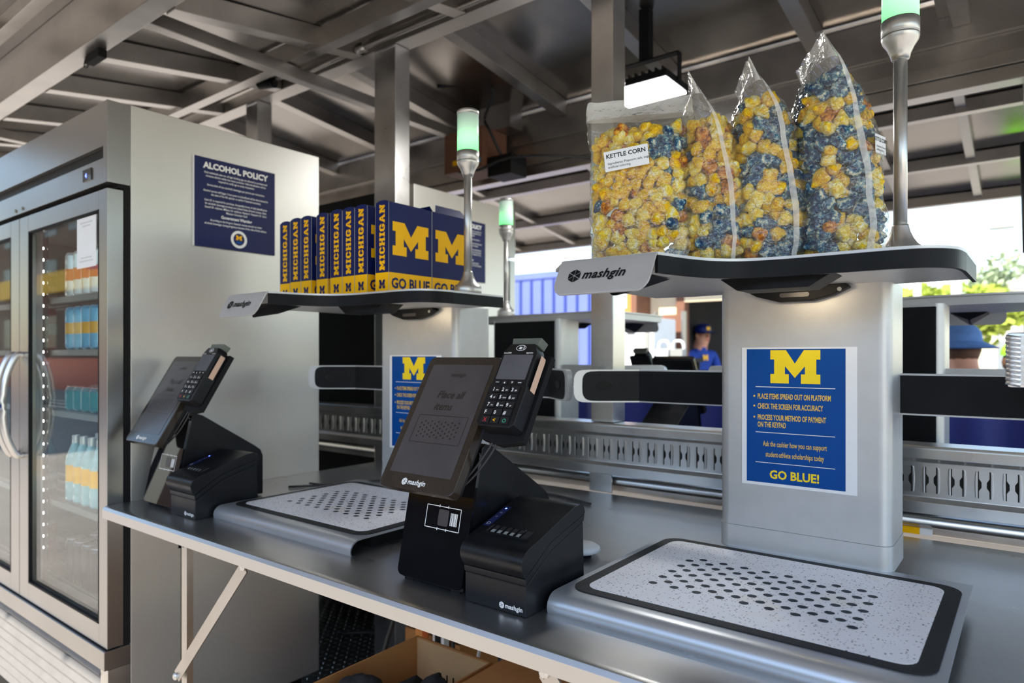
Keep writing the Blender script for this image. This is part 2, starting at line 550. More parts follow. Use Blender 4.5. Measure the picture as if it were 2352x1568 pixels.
def wordmark(m, o, ax, ay, h, flat_italic=0.25):
    o, ax, ay = Vector(o), Vector(ax), Vector(ay)
    hexlogo(m, o + ay * h * 0.32, ax, ay, h * 0.62)
    m.text('mashgin', o + ax * h * 0.72, ax, ay, h * 1.12, 0.028, flat_italic, 0.98, 'LEFT', 1.06)
    return m

# ================================================================== SETTING
m = MB(); m.box(-60, 60, -40, 90, -0.55, -0.40)
tag(m.build('ground', 'ground_concrete'), kind='structure')
m = MB(); m.box(-5.2, 2.2, 0.84, 3.02, -0.09, 0.0)
floor = tag(m.build('floor', 'floor_plate'), kind='structure')
# raised treads of the checker plate where they can be seen below the counter
m = MB()
for i in range(90):
    for j in range(70):
        x, y = -3.3 + i * 0.030, 0.92 + j * 0.030
        a = PI / 4 if (i + j) % 2 else -PI / 4
        c, s = math.cos(a) * 0.011, math.sin(a) * 0.011
        n, q = -math.sin(a) * 0.0035, math.cos(a) * 0.0035
        m.add([(x - c, y - s, 0), (x + n, y + q, 0), (x + c, y + s, 0), (x - n, y - q, 0), (x, y, 0.0022)],
              [(0, 1, 4), (1, 2, 4), (2, 3, 4), (3, 0, 4)])
tag(m.build('tread_pattern', 'tread_metal', floor, fixn=False), kind='stuff')

# roof: a shallow gable, sheets between rafters
ceiling = bpy.data.objects.new('ceiling', None); COL.objects.link(ceiling); tag(ceiling, kind='structure'); ABS['ceiling'] = Vector((0, 0, 0))
NEAR = [-5.10, -4.50, -3.92, -3.36, -2.84, -2.26, -1.68, -1.10, -0.52, 0.06, 0.64, 1.22, 1.80]
FAR = [-4.90, -4.28, -3.67, -3.07, -2.47, -1.87, -1.27, -0.68, -0.24, 0.35, 0.95, 1.55, 2.15]
ZC = H + 1.43
TR = [0]
def trim(mb, mat, bevel=0.003):
    TR[0] += 1
    return tag(mb.build('trim_%d' % TR[0], mat, bevel=bevel), kind='structure')
def slope_box(x0, x1, ya, za, yb, zb, h):
    m = MB()
    return m.add([(x0, ya, za), (x1, ya, za), (x1, yb, zb), (x0, yb, zb), (x0, ya, za + h), (x1, ya, za + h), (x1, yb, zb + h), (x0, yb, zb + h)],
                 [(0, 3, 2, 1), (4, 5, 6, 7), (0, 1, 5, 4), (1, 2, 6, 5), (2, 3, 7, 6), (3, 0, 4, 7)])
for xs_, ya, za, yb, zb in ((NEAR, 1.076, 1.135, 1.858, 1.255), (FAR, 1.942, 1.300, 2.828, 1.195)):
    for x in xs_: trim(slope_box(x - .030, x + .030, ya, H + za, yb, H + zb, .075), 'mill_aluminium')
    ed = [-5.2] + xs_ + [2.2]
    for a, b_ in zip(ed[:-1], ed[1:]):
        if b_ - a > .1: slope_box(a + .002, b_ - .002, ya - .03, H + za + .076, yb + .01, H + zb + .076, .02).build('panel', 'roof_sheet', ceiling)
m = MB(); m.box(-5.2, 2.2, 1.63, 1.68, H + 1.205, H + 1.285); trim(m, 'mill_aluminium')       # purlin
for x in (-4.35, -2.45, -0.20):                                                             # tie beams
    m = MB(); m.box(x - .025, x + .025, 1.076, 2.828, H + 1.15, H + 1.20); trim(m, 'mill_aluminium')
m = MB(); m.box(-5.2, 2.2, .94, 1.03, H + 1.336, H + 1.44); trim(m, 'roof_sheet')
m = MB(); m.box(-5.2, 2.2, 1.86, 1.94, H + 1.255, ZC + 0.01); trim(m, 'mill_aluminium')     # ridge beam over the posts
m = MB(); m.box(-5.2, 2.2, 1.835, 1.86, H + 1.30, H + 1.36); trim(m, 'mill_aluminium')
m = MB(); m.box(-5.2, 2.2, 1.00, 1.075, H + 1.14, H + 1.335); trim(m, 'mill_aluminium')       # serving side header
m = MB(); m.box(-5.2, 2.2, 1.03, 1.07, H + 1.336, ZC + 0.02); trim(m, 'mill_aluminium')
for k, (z0, z1, y0) in enumerate(((1.10, 1.245, 2.83), (1.03, 1.10, 2.85), (0.985, 1.03, 2.83), (0.935, 0.983, 2.845))):
    m = MB(); m.box(-5.2, 2.2, y0, 2.92, H + z0, H + z1); trim(m, 'mill_aluminium')
m = MB(); m.box(-5.2, 2.2, 2.86, 2.92, H + 1.246, ZC + 0.02); trim(m, 'roof_sheet')
# raised flaps of the stand, both sides, with ribs
def flap(y0, z0, y1, z1, name_mat):
    n = Vector((0, z1 - z0, -(y1 - y0))).normalized() * 0.03
    if n.z < 0: n = -n
    m = MB()
    m.add([(-5.2, y0, z0), (2.2, y0, z0), (2.2, y1, z1), (-5.2, y1, z1), (-5.2, y0 + n.y, z0 + n.z), (2.2, y0 + n.y, z0 + n.z), (2.2, y1 + n.y, z1 + n.z), (-5.2, y1 + n.y, z1 + n.z)],
          [(0, 3, 2, 1), (4, 5, 6, 7), (0, 1, 5, 4), (1, 2, 6, 5), (2, 3, 7, 6), (3, 0, 4, 7)])
    trim(m, name_mat, 0)
    for t in (0.02, 0.33, 0.66, 0.975):
        y, z = y0 + (y1 - y0) * t, z0 + (z1 - z0) * t
        m = MB(); m.box(-5.2, 2.2, y - 0.025, y + 0.025, z - 0.06, z - 0.002); trim(m, 'mill_aluminium')
    for x in (-4.6, -3.5, -2.95, -2.05, -1.15, -0.62, -0.25, 0.65, 1.6):
        m = MB(); m.bar((x, y0, z0 - 0.022), (x, y1, z1 - 0.022), 0.045, 0.04, (1, 0, 0)); trim(m, 'mill_aluminium')
flap(0.97, H + 1.40, -0.95, H + 1.17, 'roof_sheet')
flap(2.95, H + 1.20, 4.72, H + 0.93, 'roof_sheet')

# ------------------------------------------------------------------ posts
def post(x0, x1, y0, y1, z0, z1, label, mat='bright_aluminium'):
    m = MB(); m.box(x0, x1, y0, y1, z0, z1)
    t = thing('support_post', ((x0 + x1) / 2, (y0 + y1) / 2, z0), label, 'post', group='posts along the middle of the stand')
    m.build('tube', mat, t, bevel=0.004)
    for za, zb in ((z1 - 0.012, z1 - 0.004), (z0 + 0.002, z0 + 0.008)):
        m = MB(); m.box(x0 + 0.004, x1 - 0.004, y0 - 0.0035, y0 + 0.001, za, zb); m.build('weld_bead', 'weld_white', t)
    return t
post(-1.119, -1.039, 1.86, 1.94, H - 0.212, H + 1.254, 'square aluminium post behind the popcorn bags, right of the near fridge')
post(-2.157, -2.031, 1.86, 1.94, 0, H + 1.254, 'wide aluminium post rising behind the stacked navy snack boxes')
post(-3.122, -3.02, 1.86, 1.94, 0, H + 1.254, 'aluminium post seen above the top of the near fridge')
m = MB(); m.box(-1.119, -1.039, 1.85, 1.858, H - 0.43, H - 0.374)
tag(m.build('rail_bracket', 'bright_aluminium', bevel=0.002, loc=(-1.08, 1.854, H - 0.43)), 'short aluminium bracket plate below the slotted rail, under the middle post', 'bracket')

# ------------------------------------------------------------------ slotted cargo rail
t = thing('cargo_rail', (-1.3, 1.86, H - 0.375), 'long aluminium rail punched with a row of hourglass slots behind the counter', 'rail')
prof = [(1.862, -.213), (1.845, -.213), (1.840, -.222), (1.840, -.243), (1.853, -.252), (1.853, -.335), (1.842, -.345), (1.842, -.372), (1.862, -.374), (1.930, -.374), (1.930, -.213)]
m = MB(); m.prism([(y, H + z) for y, z in prof], -3.3, 1.2, 'x'); m.build('rail_body', 'bright_aluminium', t, bevel=0.002)
hg = [(-.0095, -.031), (.0095, -.031), (.0095, -.014), (.0045, -.006), (.0045, .006), (.0095, .014), (.0095, .031), (-.0095, .031), (-.0095, .014), (-.0045, .006), (-.0045, -.006), (-.0095, -.014)]
zc = H - 0.2935
m0 = MB()
m0.prism([(p[0] * 1.0, p[1] + zc) for p in hg], 1.8515, 1.8533, 'y')
slot_dark = m0.build('slot', 'bright_aluminium', t)
for s_ in (-1, 1):
    m1 = MB()
    a = [(.0098, -.031), (.0118, -.030), (.0118, .030), (.0098, .031), (.0098, .014), (.0048, .006), (.0048, -.006), (.0098, -.014)]
    m1.prism([(s_ * p[0], p[1] + zc) for p in a], 1.8524, 1.8531, 'y')
    m1.build('slot_shade', 'dark_interior', slot_dark)  # dark sliver standing in for the shadow beside the hourglass
    m1 = MB()
    a = [(.0119, -.031), (.0165, -.029), (.0180, 0), (.0165, .029), (.0119, .031)]
    m1.prism([(s_ * p[0], p[1] + zc) for p in a], 1.8485, 1.8535, 'y')
    m1.build('slot_lip', 'bright_aluminium', slot_dark, bevel=0.0015)
xs = [-3.25 + 0.051 * i for i in range(86)]
slot_dark.location = (xs[0] - t.location.x + t.location.x * 0, 0, 0)
slot_dark.location = (0, 0, 0)
for i, x in enumerate(xs):
    if i == 0:
        s0 = slot_dark; s0.location = (x, 0, 0)
    else:
        s0 = slot_dark.copy(); COL.objects.link(s0); s0.location = (x, 0, 0)
        for ch in slot_dark.children:
            c = ch.copy(); COL.objects.link(c); c.parent = s0
# two tubes that run below the rail
for (z, y, r, lab, mt) in ((-.398, 1.885, .014, 'bright round aluminium tube running just below the slotted rail', 'bright_aluminium'),):
    m = MB(); m.tube([(-3.3, y, H + z), (1.2, y, H + z)], r, 14)
    tag(m.build('rail_tube', mt, smooth=True, loc=(-1.0, y, H + z)), lab, 'tube')
m = MB(); m.box(-3.3, 1.2, 1.905, 1.945, H - .435, H - .39)
tag(m.build('sill_bar', 'bright_aluminium', bevel=0.003, loc=(-1.0, 1.92, H - .435)), 'flat aluminium bar at the back edge of the counter', 'bar')
m = MB(); m.box(-0.258, -0.215, 1.868, 1.880, H - .428, H - .413); m.cur = 1; m.box(-0.215, -0.190, 1.868, 1.880, H - .428, H - .413)
tag(m.build('tape_strip', ['maize', 'paper'], loc=(-0.23, 1.874, H - .428)), 'short yellow and white tape strip behind the counter edge', 'tape')

# ================================================================== COUNTER
CT = H - 0.43
t = thing('serving_counter', (-0.9, 1.3, 0), 'long brushed stainless serving counter with a rolled front edge', 'counter')
prof = [(1.838, 0), (0.822, 0), (0.812, -.003), (0.807, -.010), (0.807, -.034), (0.811, -.036), (0.813, -.034), (0.813, -.012), (0.820, -.004), (1.838, -.004)]
m = MB(); m.prism([(y, CT + z) for y, z in prof], -2.098, 1.2, 'x'); m.build('worktop', 'brushed_steel', t)
m = MB()
for y in (0.95, 1.35, 1.75): m.box(-2.05, 1.2, y, y + .03, CT - .045, CT - .005)
m.build('frame_rail', 'mill_aluminium', t)
def leg(x, y):
    m = MB(); m.box(x, x + .030, y, y + .004, 0, CT - .036); m.box(x, x + .004, y, y + .030, 0, CT - .036)
    o = m.build('leg', 'mill_aluminium', t)
    m = MB(); m.lathe([(.008, 0), (.008, .006)], (0, 0, 0), 6)
    m.v = [(x + .004, y - .002 - p[2], CT - .048 + p[1]) for p in m.v]
    m.build('bolt', 'satin_steel', o)
leg(-1.700, .835); leg(-0.10, .835); leg(-1.70, 1.77)
def brace(p0, p1):
    m = MB(); m.bar(p0, p1, .030, .004, (0, 1, 0)); o = m.build('brace', 'mill_aluminium', t, bevel=0.001)
    for p in (p0, p1):
        m = MB(); m.lathe([(.009, 0), (.009, .004), (.006, .007)], (0, 0, 0), 8)
        m.v = [(p[0] + q[0], p[1] - .002 - q[2], p[2] + q[1]) for q in m.v]
        m.build('bolt', 'satin_steel', o)
brace((-1.392, .826, CT - .042), (-1.700, .826, CT - .375))
brace((-0.575, .826, CT - .042), (-0.27, .826, CT - .375))

# ================================================================== CHECKOUT KIOSK
KX, KY = -0.3655, 1.473
def kiosk():
    k = thing('checkout_kiosk', (KX, KY, CT), 'near silver self checkout kiosk carrying the bags of popcorn', 'kiosk', group='self checkout kiosks')
    P = lambda z: H + z
    # tray: a bent sheet with a rolled front
    pr = [(1.410, -.398), (0.958, -.398)]
    for i in range(1, 9):
        a = math.radians(90 + i * 17)
        pr.append((0.953 + .026 * math.cos(a), -.4215 + .0235 * math.sin(a)))
    back = [(y + .0025 if y < .96 else y, z - .0025 if z > -.42 else z + .001) for y, z in reversed(pr)]
    m = MB(); m.prism([(y, P(z)) for y, z in pr + back], -.643, -.083, 'x'); o = m.build('tray', 'tray_silver', k)
    m = MB(); m.box(-.62, -.10, 1.0, 1.40, CT, P(-.402)); m.build('tray_core', 'black_matte', k)
    m = MB(); m.prism(rrect(-.629, -.094, .968, 1.377, .034), P(-.398), P(-.3962), 'z'); mat = m.build('mat_border', 'mat_black', k)
    m = MB(); m.prism(rrect(-.608, -.118, .989, 1.356, .024), P(-.3963), P(-.3956), 'z'); m.build('scan_surface', 'speckle', mat)
    m = MB()
    for i in range(17):
        for j in range(5):
            x, y = KX - .158 + .0197 * i, 1.078 + .0394 * j + (.0197 if i % 2 else 0)
            m.face([(x + .0078 * math.cos(a * PI / 7), y + .0070 * math.sin(a * PI / 7), P(-.3953)) for a in range(14)])
    m.build('dot_pattern', 'dot_dark', mat)
    # column
    m = MB(); m.prism(rrect(-.526, -.205, 1.396, 1.551, .022), P(-.352), P(.136), 'z'); c = m.build('column', 'silver_paint', k)
    m = MB(); m.prism(rrect(-.527, -.204, 1.3945, 1.552, .022), P(-.402), P(-.3525), 'z'); m.build('column_foot', 'silver_paint', k)
    m = MB(); m.box(-.508, -.223, 1.548, 1.5555, P(-.395), P(.128)); m.build('rear_panel', 'black_satin', k, bevel=.002)
    # shelf: plate, skirt, drooping nose
    front = smooth_outline([(-.466, .977), (-.455, 1.02), (-.441, 1.066), (-.420, 1.105), (-.385, 1.134), (-.325, 1.147), (-.240, 1.149), (-.160, 1.150), (-.118, 1.163), (-.090, 1.198), (-.082, 1.25)], 9)
    out = front + [(-.080, 1.448), (-.62, 1.495), (-.715, 1.48), (-.715, 1.06), (-.642, .977)]
    m = MB(); m.prism(out, P(.157), P(.1620), 'z'); m.build('shelf_plate', 'silver_paint', k)
    m = MB()
    ins = []
    path = front + [(-.080, 1.448)]
    for i, p in enumerate(path):
        a, b2 = Vector(path[max(i - 1, 0)]), Vector(path[min(i + 1, len(path) - 1)])
        d = (b2 - a).normalized(); ins.append((p[0] - d.y * .006, p[1] + d.x * .006))
    for i in range(len(path) - 1):
        q = [path[i], path[i + 1], ins[i + 1], ins[i]]
        m.prism(q, P(.129), P(.1575), 'z')
    m.build('shelf_skirt', 'black_satin', k, fixn=True)
    inn = [(-.470, .985)] + ins[1:-1] + [(-.09, 1.44), (-.62, 1.487), (-.707, 1.472), (-.707, 1.06), (-.64, .985)]
    m = MB(); m.prism(inn, P(.134), P(.1568), 'z'); m.build('shelf_underside', 'silver_paint', k)
    nose = [(.982, .162), (.974, .1605), (.968, .155), (.941, .107), (.938, .100)]
    m = MB()
    nb = [(y + .004, z - .002) for y, z in reversed(nose)]
    # side outline of the nose sheet follows rounded lower corners
    def nx(z, s):
        lo = max(0.0, (.122 - z) / .022)
        ins_ = .020 * (1 - math.sqrt(max(0, 1 - min(1, lo) ** 2)))
        return (-.642 + ins_) if s < 0 else (-.466 - ins_)
    seq = smooth_outline(nose, 5)
    vs, fs = [], []
    for y, z in seq:
        for x in (nx(z, -1), nx(z, 1)):
            vs.append((x, y, P(z)))
    for y, z in seq:
        for x in (nx(z, -1), nx(z, 1)):
            vs.append((x, y + .003, P(z - .0015)))
    n = len(seq)
    for i in range(n - 1):
        fs += [(2 * i, 2 * i + 1, 2 * i + 3, 2 * i + 2), (2 * n + 2 * i, 2 * n + 2 * i + 2, 2 * n + 2 * i + 3, 2 * n + 2 * i + 1),
               (2 * i, 2 * i + 2, 2 * n + 2 * i + 2, 2 * n + 2 * i), (2 * i + 1, 2 * n + 2 * i + 1, 2 * n + 2 * i + 3, 2 * i + 3)]
    fs += [(0, 2 * n, 2 * n + 1, 1), (2 * n - 2, 2 * n - 1, 4 * n - 1, 4 * n - 2)]
    m.add(vs, fs); no = m.build('shelf_nose', 'silver_paint', k)
    ay = Vector((0, .968 - .941, .155 - .107)).normalized()
    nrm = Vector((1, 0, 0)).cross(ay)
    m = MB(); wordmark(m, Vector((-.606, .9515, P(.1255))) + nrm * .0012, (1, 0, 0), ay, .0212); m.build('lettering', 'black_matte', no)
    # black camera pod under the nose and wedge under the shelf
    m = MB(); m.add([(-.60, 1.00, P(.132)), (-.50, 1.00, P(.132)), (-.50, 1.10, P(.132)), (-.60, 1.10, P(.132)), (-.552, .985, P(.098)), (-.545, .985, P(.098)), (-.545, 1.06, P(.112)), (-.552, 1.06, P(.112))],
                    [(0, 1, 2, 3), (4, 7, 6, 5), (0, 4, 5, 1), (1, 5, 6, 2), (2, 6, 7, 3), (3, 7, 4, 0)])
    m.build('nose_camera', 'black_satin', k, bevel=.002)
    m = MB(); m.prism([(-.440, P(.1335)), (-.255, P(.1335)), (-.292, P(.112)), (-.410, P(.112))], 1.172, 1.245, 'y'); w = m.build('camera_wedge', 'black_satin', k, bevel=.002)
    m = MB(); m.box(-.400, -.315, 1.2465, 1.256, P(.116), P(.128)); m.build('led_strip', 'led_warm', w)
    # sensor hub at the column top
    hub = [(-.455, .135), (-.278, .135), (-.270, .127), (-.300, .113), (-.336, .104), (-.398, .104), (-.440, .116), (-.455, .124)]
    m = MB(); m.prism([(x, P(z)) for x, z in hub], 1.372, 1.3965, 'y'); hb = m.build('sensor_hub', 'black_satin', k, bevel=.003)
    m = MB(); m.prism([(x, z) for x, z in rrect(-.395, -.340, P(.1125), P(.121), .004)], 1.3705, 1.3725, 'y'); m.build('sensor_window', 'screen_dark', hb)
    m = MB(); m.lathe([(.004, 0), (.004, .002)], (0, 0, 0), 12); m.v = [(-.287 + q[0], 1.3725 - q[2], P(.1235) + q[1]) for q in m.v]; m.build('screw', 'grey_plastic', hb)
    # side arms: grey shell, black face
    def arm(pts, endround):
        # pts: plan polyline (x,y), face toward -Y
        z0, z1 = P(-.116), P(-.036)
        vs, fs = [], []
        m = MB()
        for i in range(len(pts) - 1):
            (xa, ya), (xb, yb) = pts[i], pts[i + 1]
            m.add([(xa, ya, z0), (xb, yb, z0), (xb, yb + .022, z0), (xa, ya + .022, z0), (xa, ya, z1), (xb, yb, z1), (xb, yb + .022, z1), (xa, ya + .022, z1)],
                  [(0, 3, 2, 1), (4, 5, 6, 7), (0, 1, 5, 4), (1, 2, 6, 5), (2, 3, 7, 6), (3, 0, 4, 7)])
        if endround:
            xa, ya = pts[-1]; d = (Vector(pts[-1]) - Vector(pts[-2])).normalized()
            pr = []
            for a in range(13):
                tt = math.radians(-90 + 15 * a); u = math.cos(tt); w_ = math.sin(tt)
                u = abs(u) ** .55; w_ = math.copysign(abs(w_) ** .55, w_)
                pr.append((xa + d.x * .040 * u, ya + d.y * .040 * u, (z0 + z1) / 2 + (z1 - z0) / 2 * w_))
            n = len(pr)
            m.add(pr + [(p[0], p[1] + .022, p[2]) for p in pr], [tuple(range(n)), tuple(range(2 * n - 1, n - 1, -1))] + [(i, i + 1, n + i + 1, n + i) for i in range(n - 1)])
        o = m.build('side_arm', 'silver_paint', k)
        m = MB()
        g = .0035
        for i in range(len(pts) - 1):
            (xa, ya), (xb, yb) = pts[i], pts[i + 1]
            if i == len(pts) - 2 and endround: xb, yb = xb - d.x * .022, yb - d.y * .022
            m.face([(xa, ya - .0015, z0 + g), (xb, yb - .0015, z0 + g), (xb, yb - .0015, z1 - g), (xa, ya - .0015, z1 - g)])
        if endround:
            pr2 = [(p[0] - d.x * .022, p[1] - .0015 - d.y * .022, (p[2] - (z0 + z1) / 2) * (1 - 2 * g / (z1 - z0)) + (z0 + z1) / 2) for p in pr]
            m.face(pr2)
        f = m.build('arm_face', 'black_satin', o)
        if endround:
            e = Vector(pts[-1]).lerp(Vector(pts[-2]), .30)
            m = MB(); m.lathe([(.011, 0), (.011, .002)], (0, 0, 0), 14); m.v = [(e.x + q[0] * 1.7 * d.x, e.y + q[0] * 1.7 * d.y - .0018 - q[2], (z0 + z1) / 2 + q[1]) for q in m.v]
            m.build('arm_camera', 'dark_interior', o)
        return o
    arm([(-.515, 1.500), (-.765, 1.500), (-.860, 1.425)], True)
    arm([(-.215, 1.500), (.035, 1.500), (.130, 1.425)], True)
    # status light
    px, py = KX + .178, 1.372
    m = MB(); m.lathe([(.038, .162), (.038, .186), (.035, .190), (.027, .197), (.0205, .207), (.0155, .219), (.0135, .228), (.0128, .231)], (px, py, H), 32); m.build('light_flange', 'satin_steel', k, smooth=True)
    m = MB(); m.lathe([(.0112, .212), (.0112, .522)], (px, py, H), 24); m.build('light_pole', 'satin_steel', k, smooth=True)
    m = MB(); m.lathe([(.0145, .515), (.016, .522), (.022, .536), (.0285, .546), (.0305, .553), (.0305, .556)], (px, py, H), 32); m.build('light_cone', 'satin_steel', k, smooth=True)
    m = MB(); m.lathe([(.0305, .557), (.0305, .5585), (.0300, .559), (.0305, .5595), (.0305, .583)], (px, py, H), 32); m.build('light_collar', 'satin_steel', k, smooth=True)
    m = MB(); m.lathe([(.0295, .5835), (.0295, .684)], (px, py, H), 32); m.build('light_tube', 'status_tube', k, smooth=True)
    m = MB(); m.lathe([(.0305, .6845), (.0305, .694), (.026, .697)], (px, py, H), 32); m.build('light_cap', 'satin_steel', k, smooth=True)
    return k
K1 = kiosk()
SX = 1.07
K2 = copy_tree(K1, (KX - SX, KY, CT), 0, 'silver self checkout kiosk carrying the row of navy snack boxes')
K3 = copy_tree(K1, (-1.555, 2.165, CT), PI, 'far checkout kiosk turned away, standing before the second fridge')
K4 = copy_tree(K1, (-.345, 2.165, CT), PI, 'far checkout kiosk turned away, right of the near popcorn kiosk')
for kk, dz, dx, dy in ((K1, .010, 0, 0), (K2, -.022, 0.02, .03), (K3, -.03, .05, 0), (K4, 0, 0, 0)):
    for ch in kk.children:
        if ch.name.startswith('light_'):
            ch.location.x += dx; ch.location.y += dy
            if 'flange' not in ch.name and 'pole' not in ch.name: ch.location.z += dz

# ------------------------------------------------------------------ instruction posters
def poster():
    t = local('instruction_poster', (-.477, 1.3945, H - .264), 'blue instruction sheet with yellow print taped to the popcorn kiosk column', 'poster', group='instruction sheets on the kiosks')
    W, Ht = .2159, .2794
    ax, ay = (1, 0, 0), (0, 0, 1)
    m = MB(); m.box(0, W, 0, .0012, 0, Ht); sh = m.build('sheet', 'paper', t)
    m = MB(); m.face([(.010, -.0003, .006), (.196, -.0003, .006), (.196, -.0003, .276), (.010, -.0003, .276)]); m.build('print_panel', 'poster_blue', t)
    Y = -.0007
    m = MB(); m.flat([[(p[0] * .0672, p[1] * .066) for p in BLOCK_M]], (.0575, Y, .2075), ax, ay); m.build('emblem', 'poster_yellow', t)
    m = MB()
    for z, s in ((.1755, 'PLACE ITEMS SPREAD OUT ON PLATFORM'), (.1555, 'CHECK THE SCREEN FOR ACCURACY'), (.1330, 'PROCESS YOUR METHOD OF PAYMENT'), (.1185, 'ON THE KEYPAD')):
        m.text(s, (.032, Y, z), ax, ay, .0150, .022, 0, .485)
        if s[0] != 'O':
            m.face([(.0255 + .0020 * math.cos(a * PI / 5), Y, z + .0052 + .0020 * math.sin(a * PI / 5)) for a in range(10)])
    m.text('Ask the cashier how you can support', (.103, Y, .080), ax, ay, .0150, .010, 0, .53, 'CENTER')
    m.text('student-athlete scholarships today', (.103, Y, .059), ax, ay, .0150, .010, 0, .53, 'CENTER')
    m.build('lettering', 'poster_gold', t)
    m = MB(); m.text('GO BLUE!', (.103, Y, .016), ax, ay, .0235, .03, 0, .92, 'CENTER'); m.build('slogan', 'poster_yellow', t)
    for z in (.199, .107, .046):
        m = MB(); m.face([(.028, Y, z), (.178, Y, z), (.178, Y, z + .0012), (.028, Y, z + .0012)]); m.build('rule_line', 'white_print', t)
    return t
P1 = poster()
P2 = copy_tree(P1, (-.477 - SX, 1.3945, H - .280), 0, 'blue instruction sheet on the other kiosk column, partly hidden by the tilted screen')

# ================================================================== PAYMENT TERMINAL
def terminal():
    t = thing('payment_terminal', (-.885, 1.0, CT), 'black payment terminal with tilted screen on the counter centre', 'terminal', group='payment terminals')
    P = lambda z: H + z
    # wedge body behind the gloss front
    side = [(.900, -.418), (.953, -.172), (.965, -.165), (.985, -.172), (1.150, -.276), (1.168, -.290), (1.175, -.308), (1.175, -.426), (.900, -.426)]
    m = MB(); m.prism([(y, P(z)) for y, z in side], -.965, -.806, 'x'); m.build('stand_body', 'black_plastic', t, bevel=.004)
    d = Vector((0, .953 - .900, .246)).normalized(); nrm = Vector((1, 0, 0)).cross(d)
    o0 = Vector((-.8875, .897, P(-.421)))
    def pl(x, y, h=0): return o0 + Vector((1, 0, 0)) * x + d * y + nrm * h
    m = MB(); pts = rrect(-.083, .083, 0, .25, .012)
    m.add([pl(x, y, .004) for x, y in pts] + [pl(x, y, -.003) for x, y in pts], [tuple(range(len(pts))), tuple(range(2 * len(pts) - 1, len(pts) - 1, -1))] + [(i, (i + 1) % len(pts), (i + 1) % len(pts) + len(pts), i + len(pts)) for i in range(len(pts))])
    fp = m.build('front_panel', 'black_gloss', t)
    m = MB()                                            # scanner frame printed on the panel
    def strip(x0, y0, x1, y1, w=.0007):
        v = Vector((x1 - x0, y1 - y0)); n = Vector((-v.y, v.x)).normalized() * w
        m.face([pl(x0 - n.x, y0 - n.y, .0045), pl(x1 - n.x, y1 - n.y, .0045), pl(x1 + n.x, y1 + n.y, .0045), pl(x0 + n.x, y0 + n.y, .0045)])
    X0, X1, Y0, Y1 = -.028, .058, .098, .139
    for a in ((X0, Y0, X1, Y0), (X1, Y0, X1, Y1), (X1, Y1, X0, Y1), (X0, Y1, X0, Y0)): strip(*a)
    for x in (.004, .026):
        strip(x, Y1 - .002, x, Y1 + .003, .0009); strip(x, Y0 - .003, x, Y0 + .002, .0009)
    xb = .034
    for w, g in ((.0014, .001), (.0007, .001), (.002, .0008), (.0007, .0012), (.0012, .0008), (.0022, .001), (.0008, .0008), (.0014, .001)):
        m.face([pl(xb, .107, .0045), pl(xb + w, .107, .0045), pl(xb + w, .130, .0045), pl(xb, .130, .0045)]); xb += w + g
    m.build('scanner_print', 'white_print', fp)
    m = MB(); m.add([pl(x, y, .0044) for x, y in rrect(.003, .029, .104, .134, .004)], [tuple(range(24))]); m.build('scanner_window', 'screen_dark', fp)
    m = MB()
    for x in (-.958, -.838): m.box(x, x + .022, .902, .93, CT, CT + .012)
    for x in (-.958, -.838): m.box(x, x + .022, 1.13, 1.16, CT, CT + .012)
    m.build('foot', 'black_matte', t)
    # tablet
    b0, b1 = Vector((0, .845, P(-.243))), Vector((0, .987, P(-.006)))
    u = (b1 - b0).normalized(); n2 = Vector((1, 0, 0)).cross(u)      # n2 points to the customer
    L = (b1 - b0).length
    def tp(x, y, h=0): return Vector((x, 0, 0)) + b0 + u * y + n2 * h
    def slab(pts, h0, h1):
        mm = MB(); n = len(pts)
        mm.add([tp(x, y, h1) for x, y in pts] + [tp(x, y, h0) for x, y in pts], [tuple(range(n)), tuple(range(2 * n - 1, n - 1, -1))] + [(i, (i + 1) % n, (i + 1) % n + n, i + n) for i in range(n)])
        return mm
    tb = slab(rrect(-.966, -.780, 0, L, .012), -.016, .004).build('tablet', 'screen_bezel', t, bevel=.0022)
    slab(rrect(-.962, -.784, .004, L - .004, .010), -.024, -.0155).build('tablet_back', 'black_plastic', tb)
    slab(rrect(-.950, -.796, .030, L - .018, .001, 1), .0040, .0046).build('screen', 'screen_dark', tb)
    ax, ay = Vector((1, 0, 0)), u
    m = MB(); m.text('Place all', tp(-.873, .185, .0049), ax, ay, .022, .02, .2, .95, 'CENTER'); m.text('items', tp(-.880, .160, .0049), ax, ay, .022, .02, .2, .95, 'CENTER')
    m.text('mashgin', tp(-.873, .232, .0049), ax, ay, .012, .01, .2, 1, 'CENTER')
    for i in range(12):
        for j in range(4):
            x, y = -.918 + .0085 * i, .104 + .009 * j + (.0045 if i % 2 else 0)
            m.face([tp(x + .0021 * math.cos(a * PI / 4), y + .0021 * math.sin(a * PI / 4), .0049) for a in range(8)])
    def tl(x0, y0, x1, y1, w=.0006):
        v = Vector((x1 - x0, y1 - y0)); n = Vector((-v.y, v.x)).normalized() * w
        m.face([tp(x0 - n.x, y0 - n.y, .0049), tp(x1 - n.x, y1 - n.y, .0049), tp(x1 + n.x, y1 + n.y, .0049), tp(x0 + n.x, y0 + n.y, .0049)])
    for a in ((-.932, .092, -.808, .092), (-.808, .092, -.808, .148), (-.808, .148, -.932, .148), (-.932, .148, -.932, .092)): tl(*a)
    m.build('screen_text', 'screen_print', tb)
    m = MB(); wordmark(m, tp(-.902, .0105, .0046), ax, ay, .0118, .12); m.build('lettering', 'white_print', tb)
    # hinge neck
    m = MB(); m.box(-.91, -.86, .930, .985, P(-.215), P(-.155)); m.build('neck', 'black_matte', t)
    # card reader clipped to the right edge of the screen
    def cp(x, y, h): return tp(-.768 + x * 1.06, .126 + y * 1.06, .014 + h)
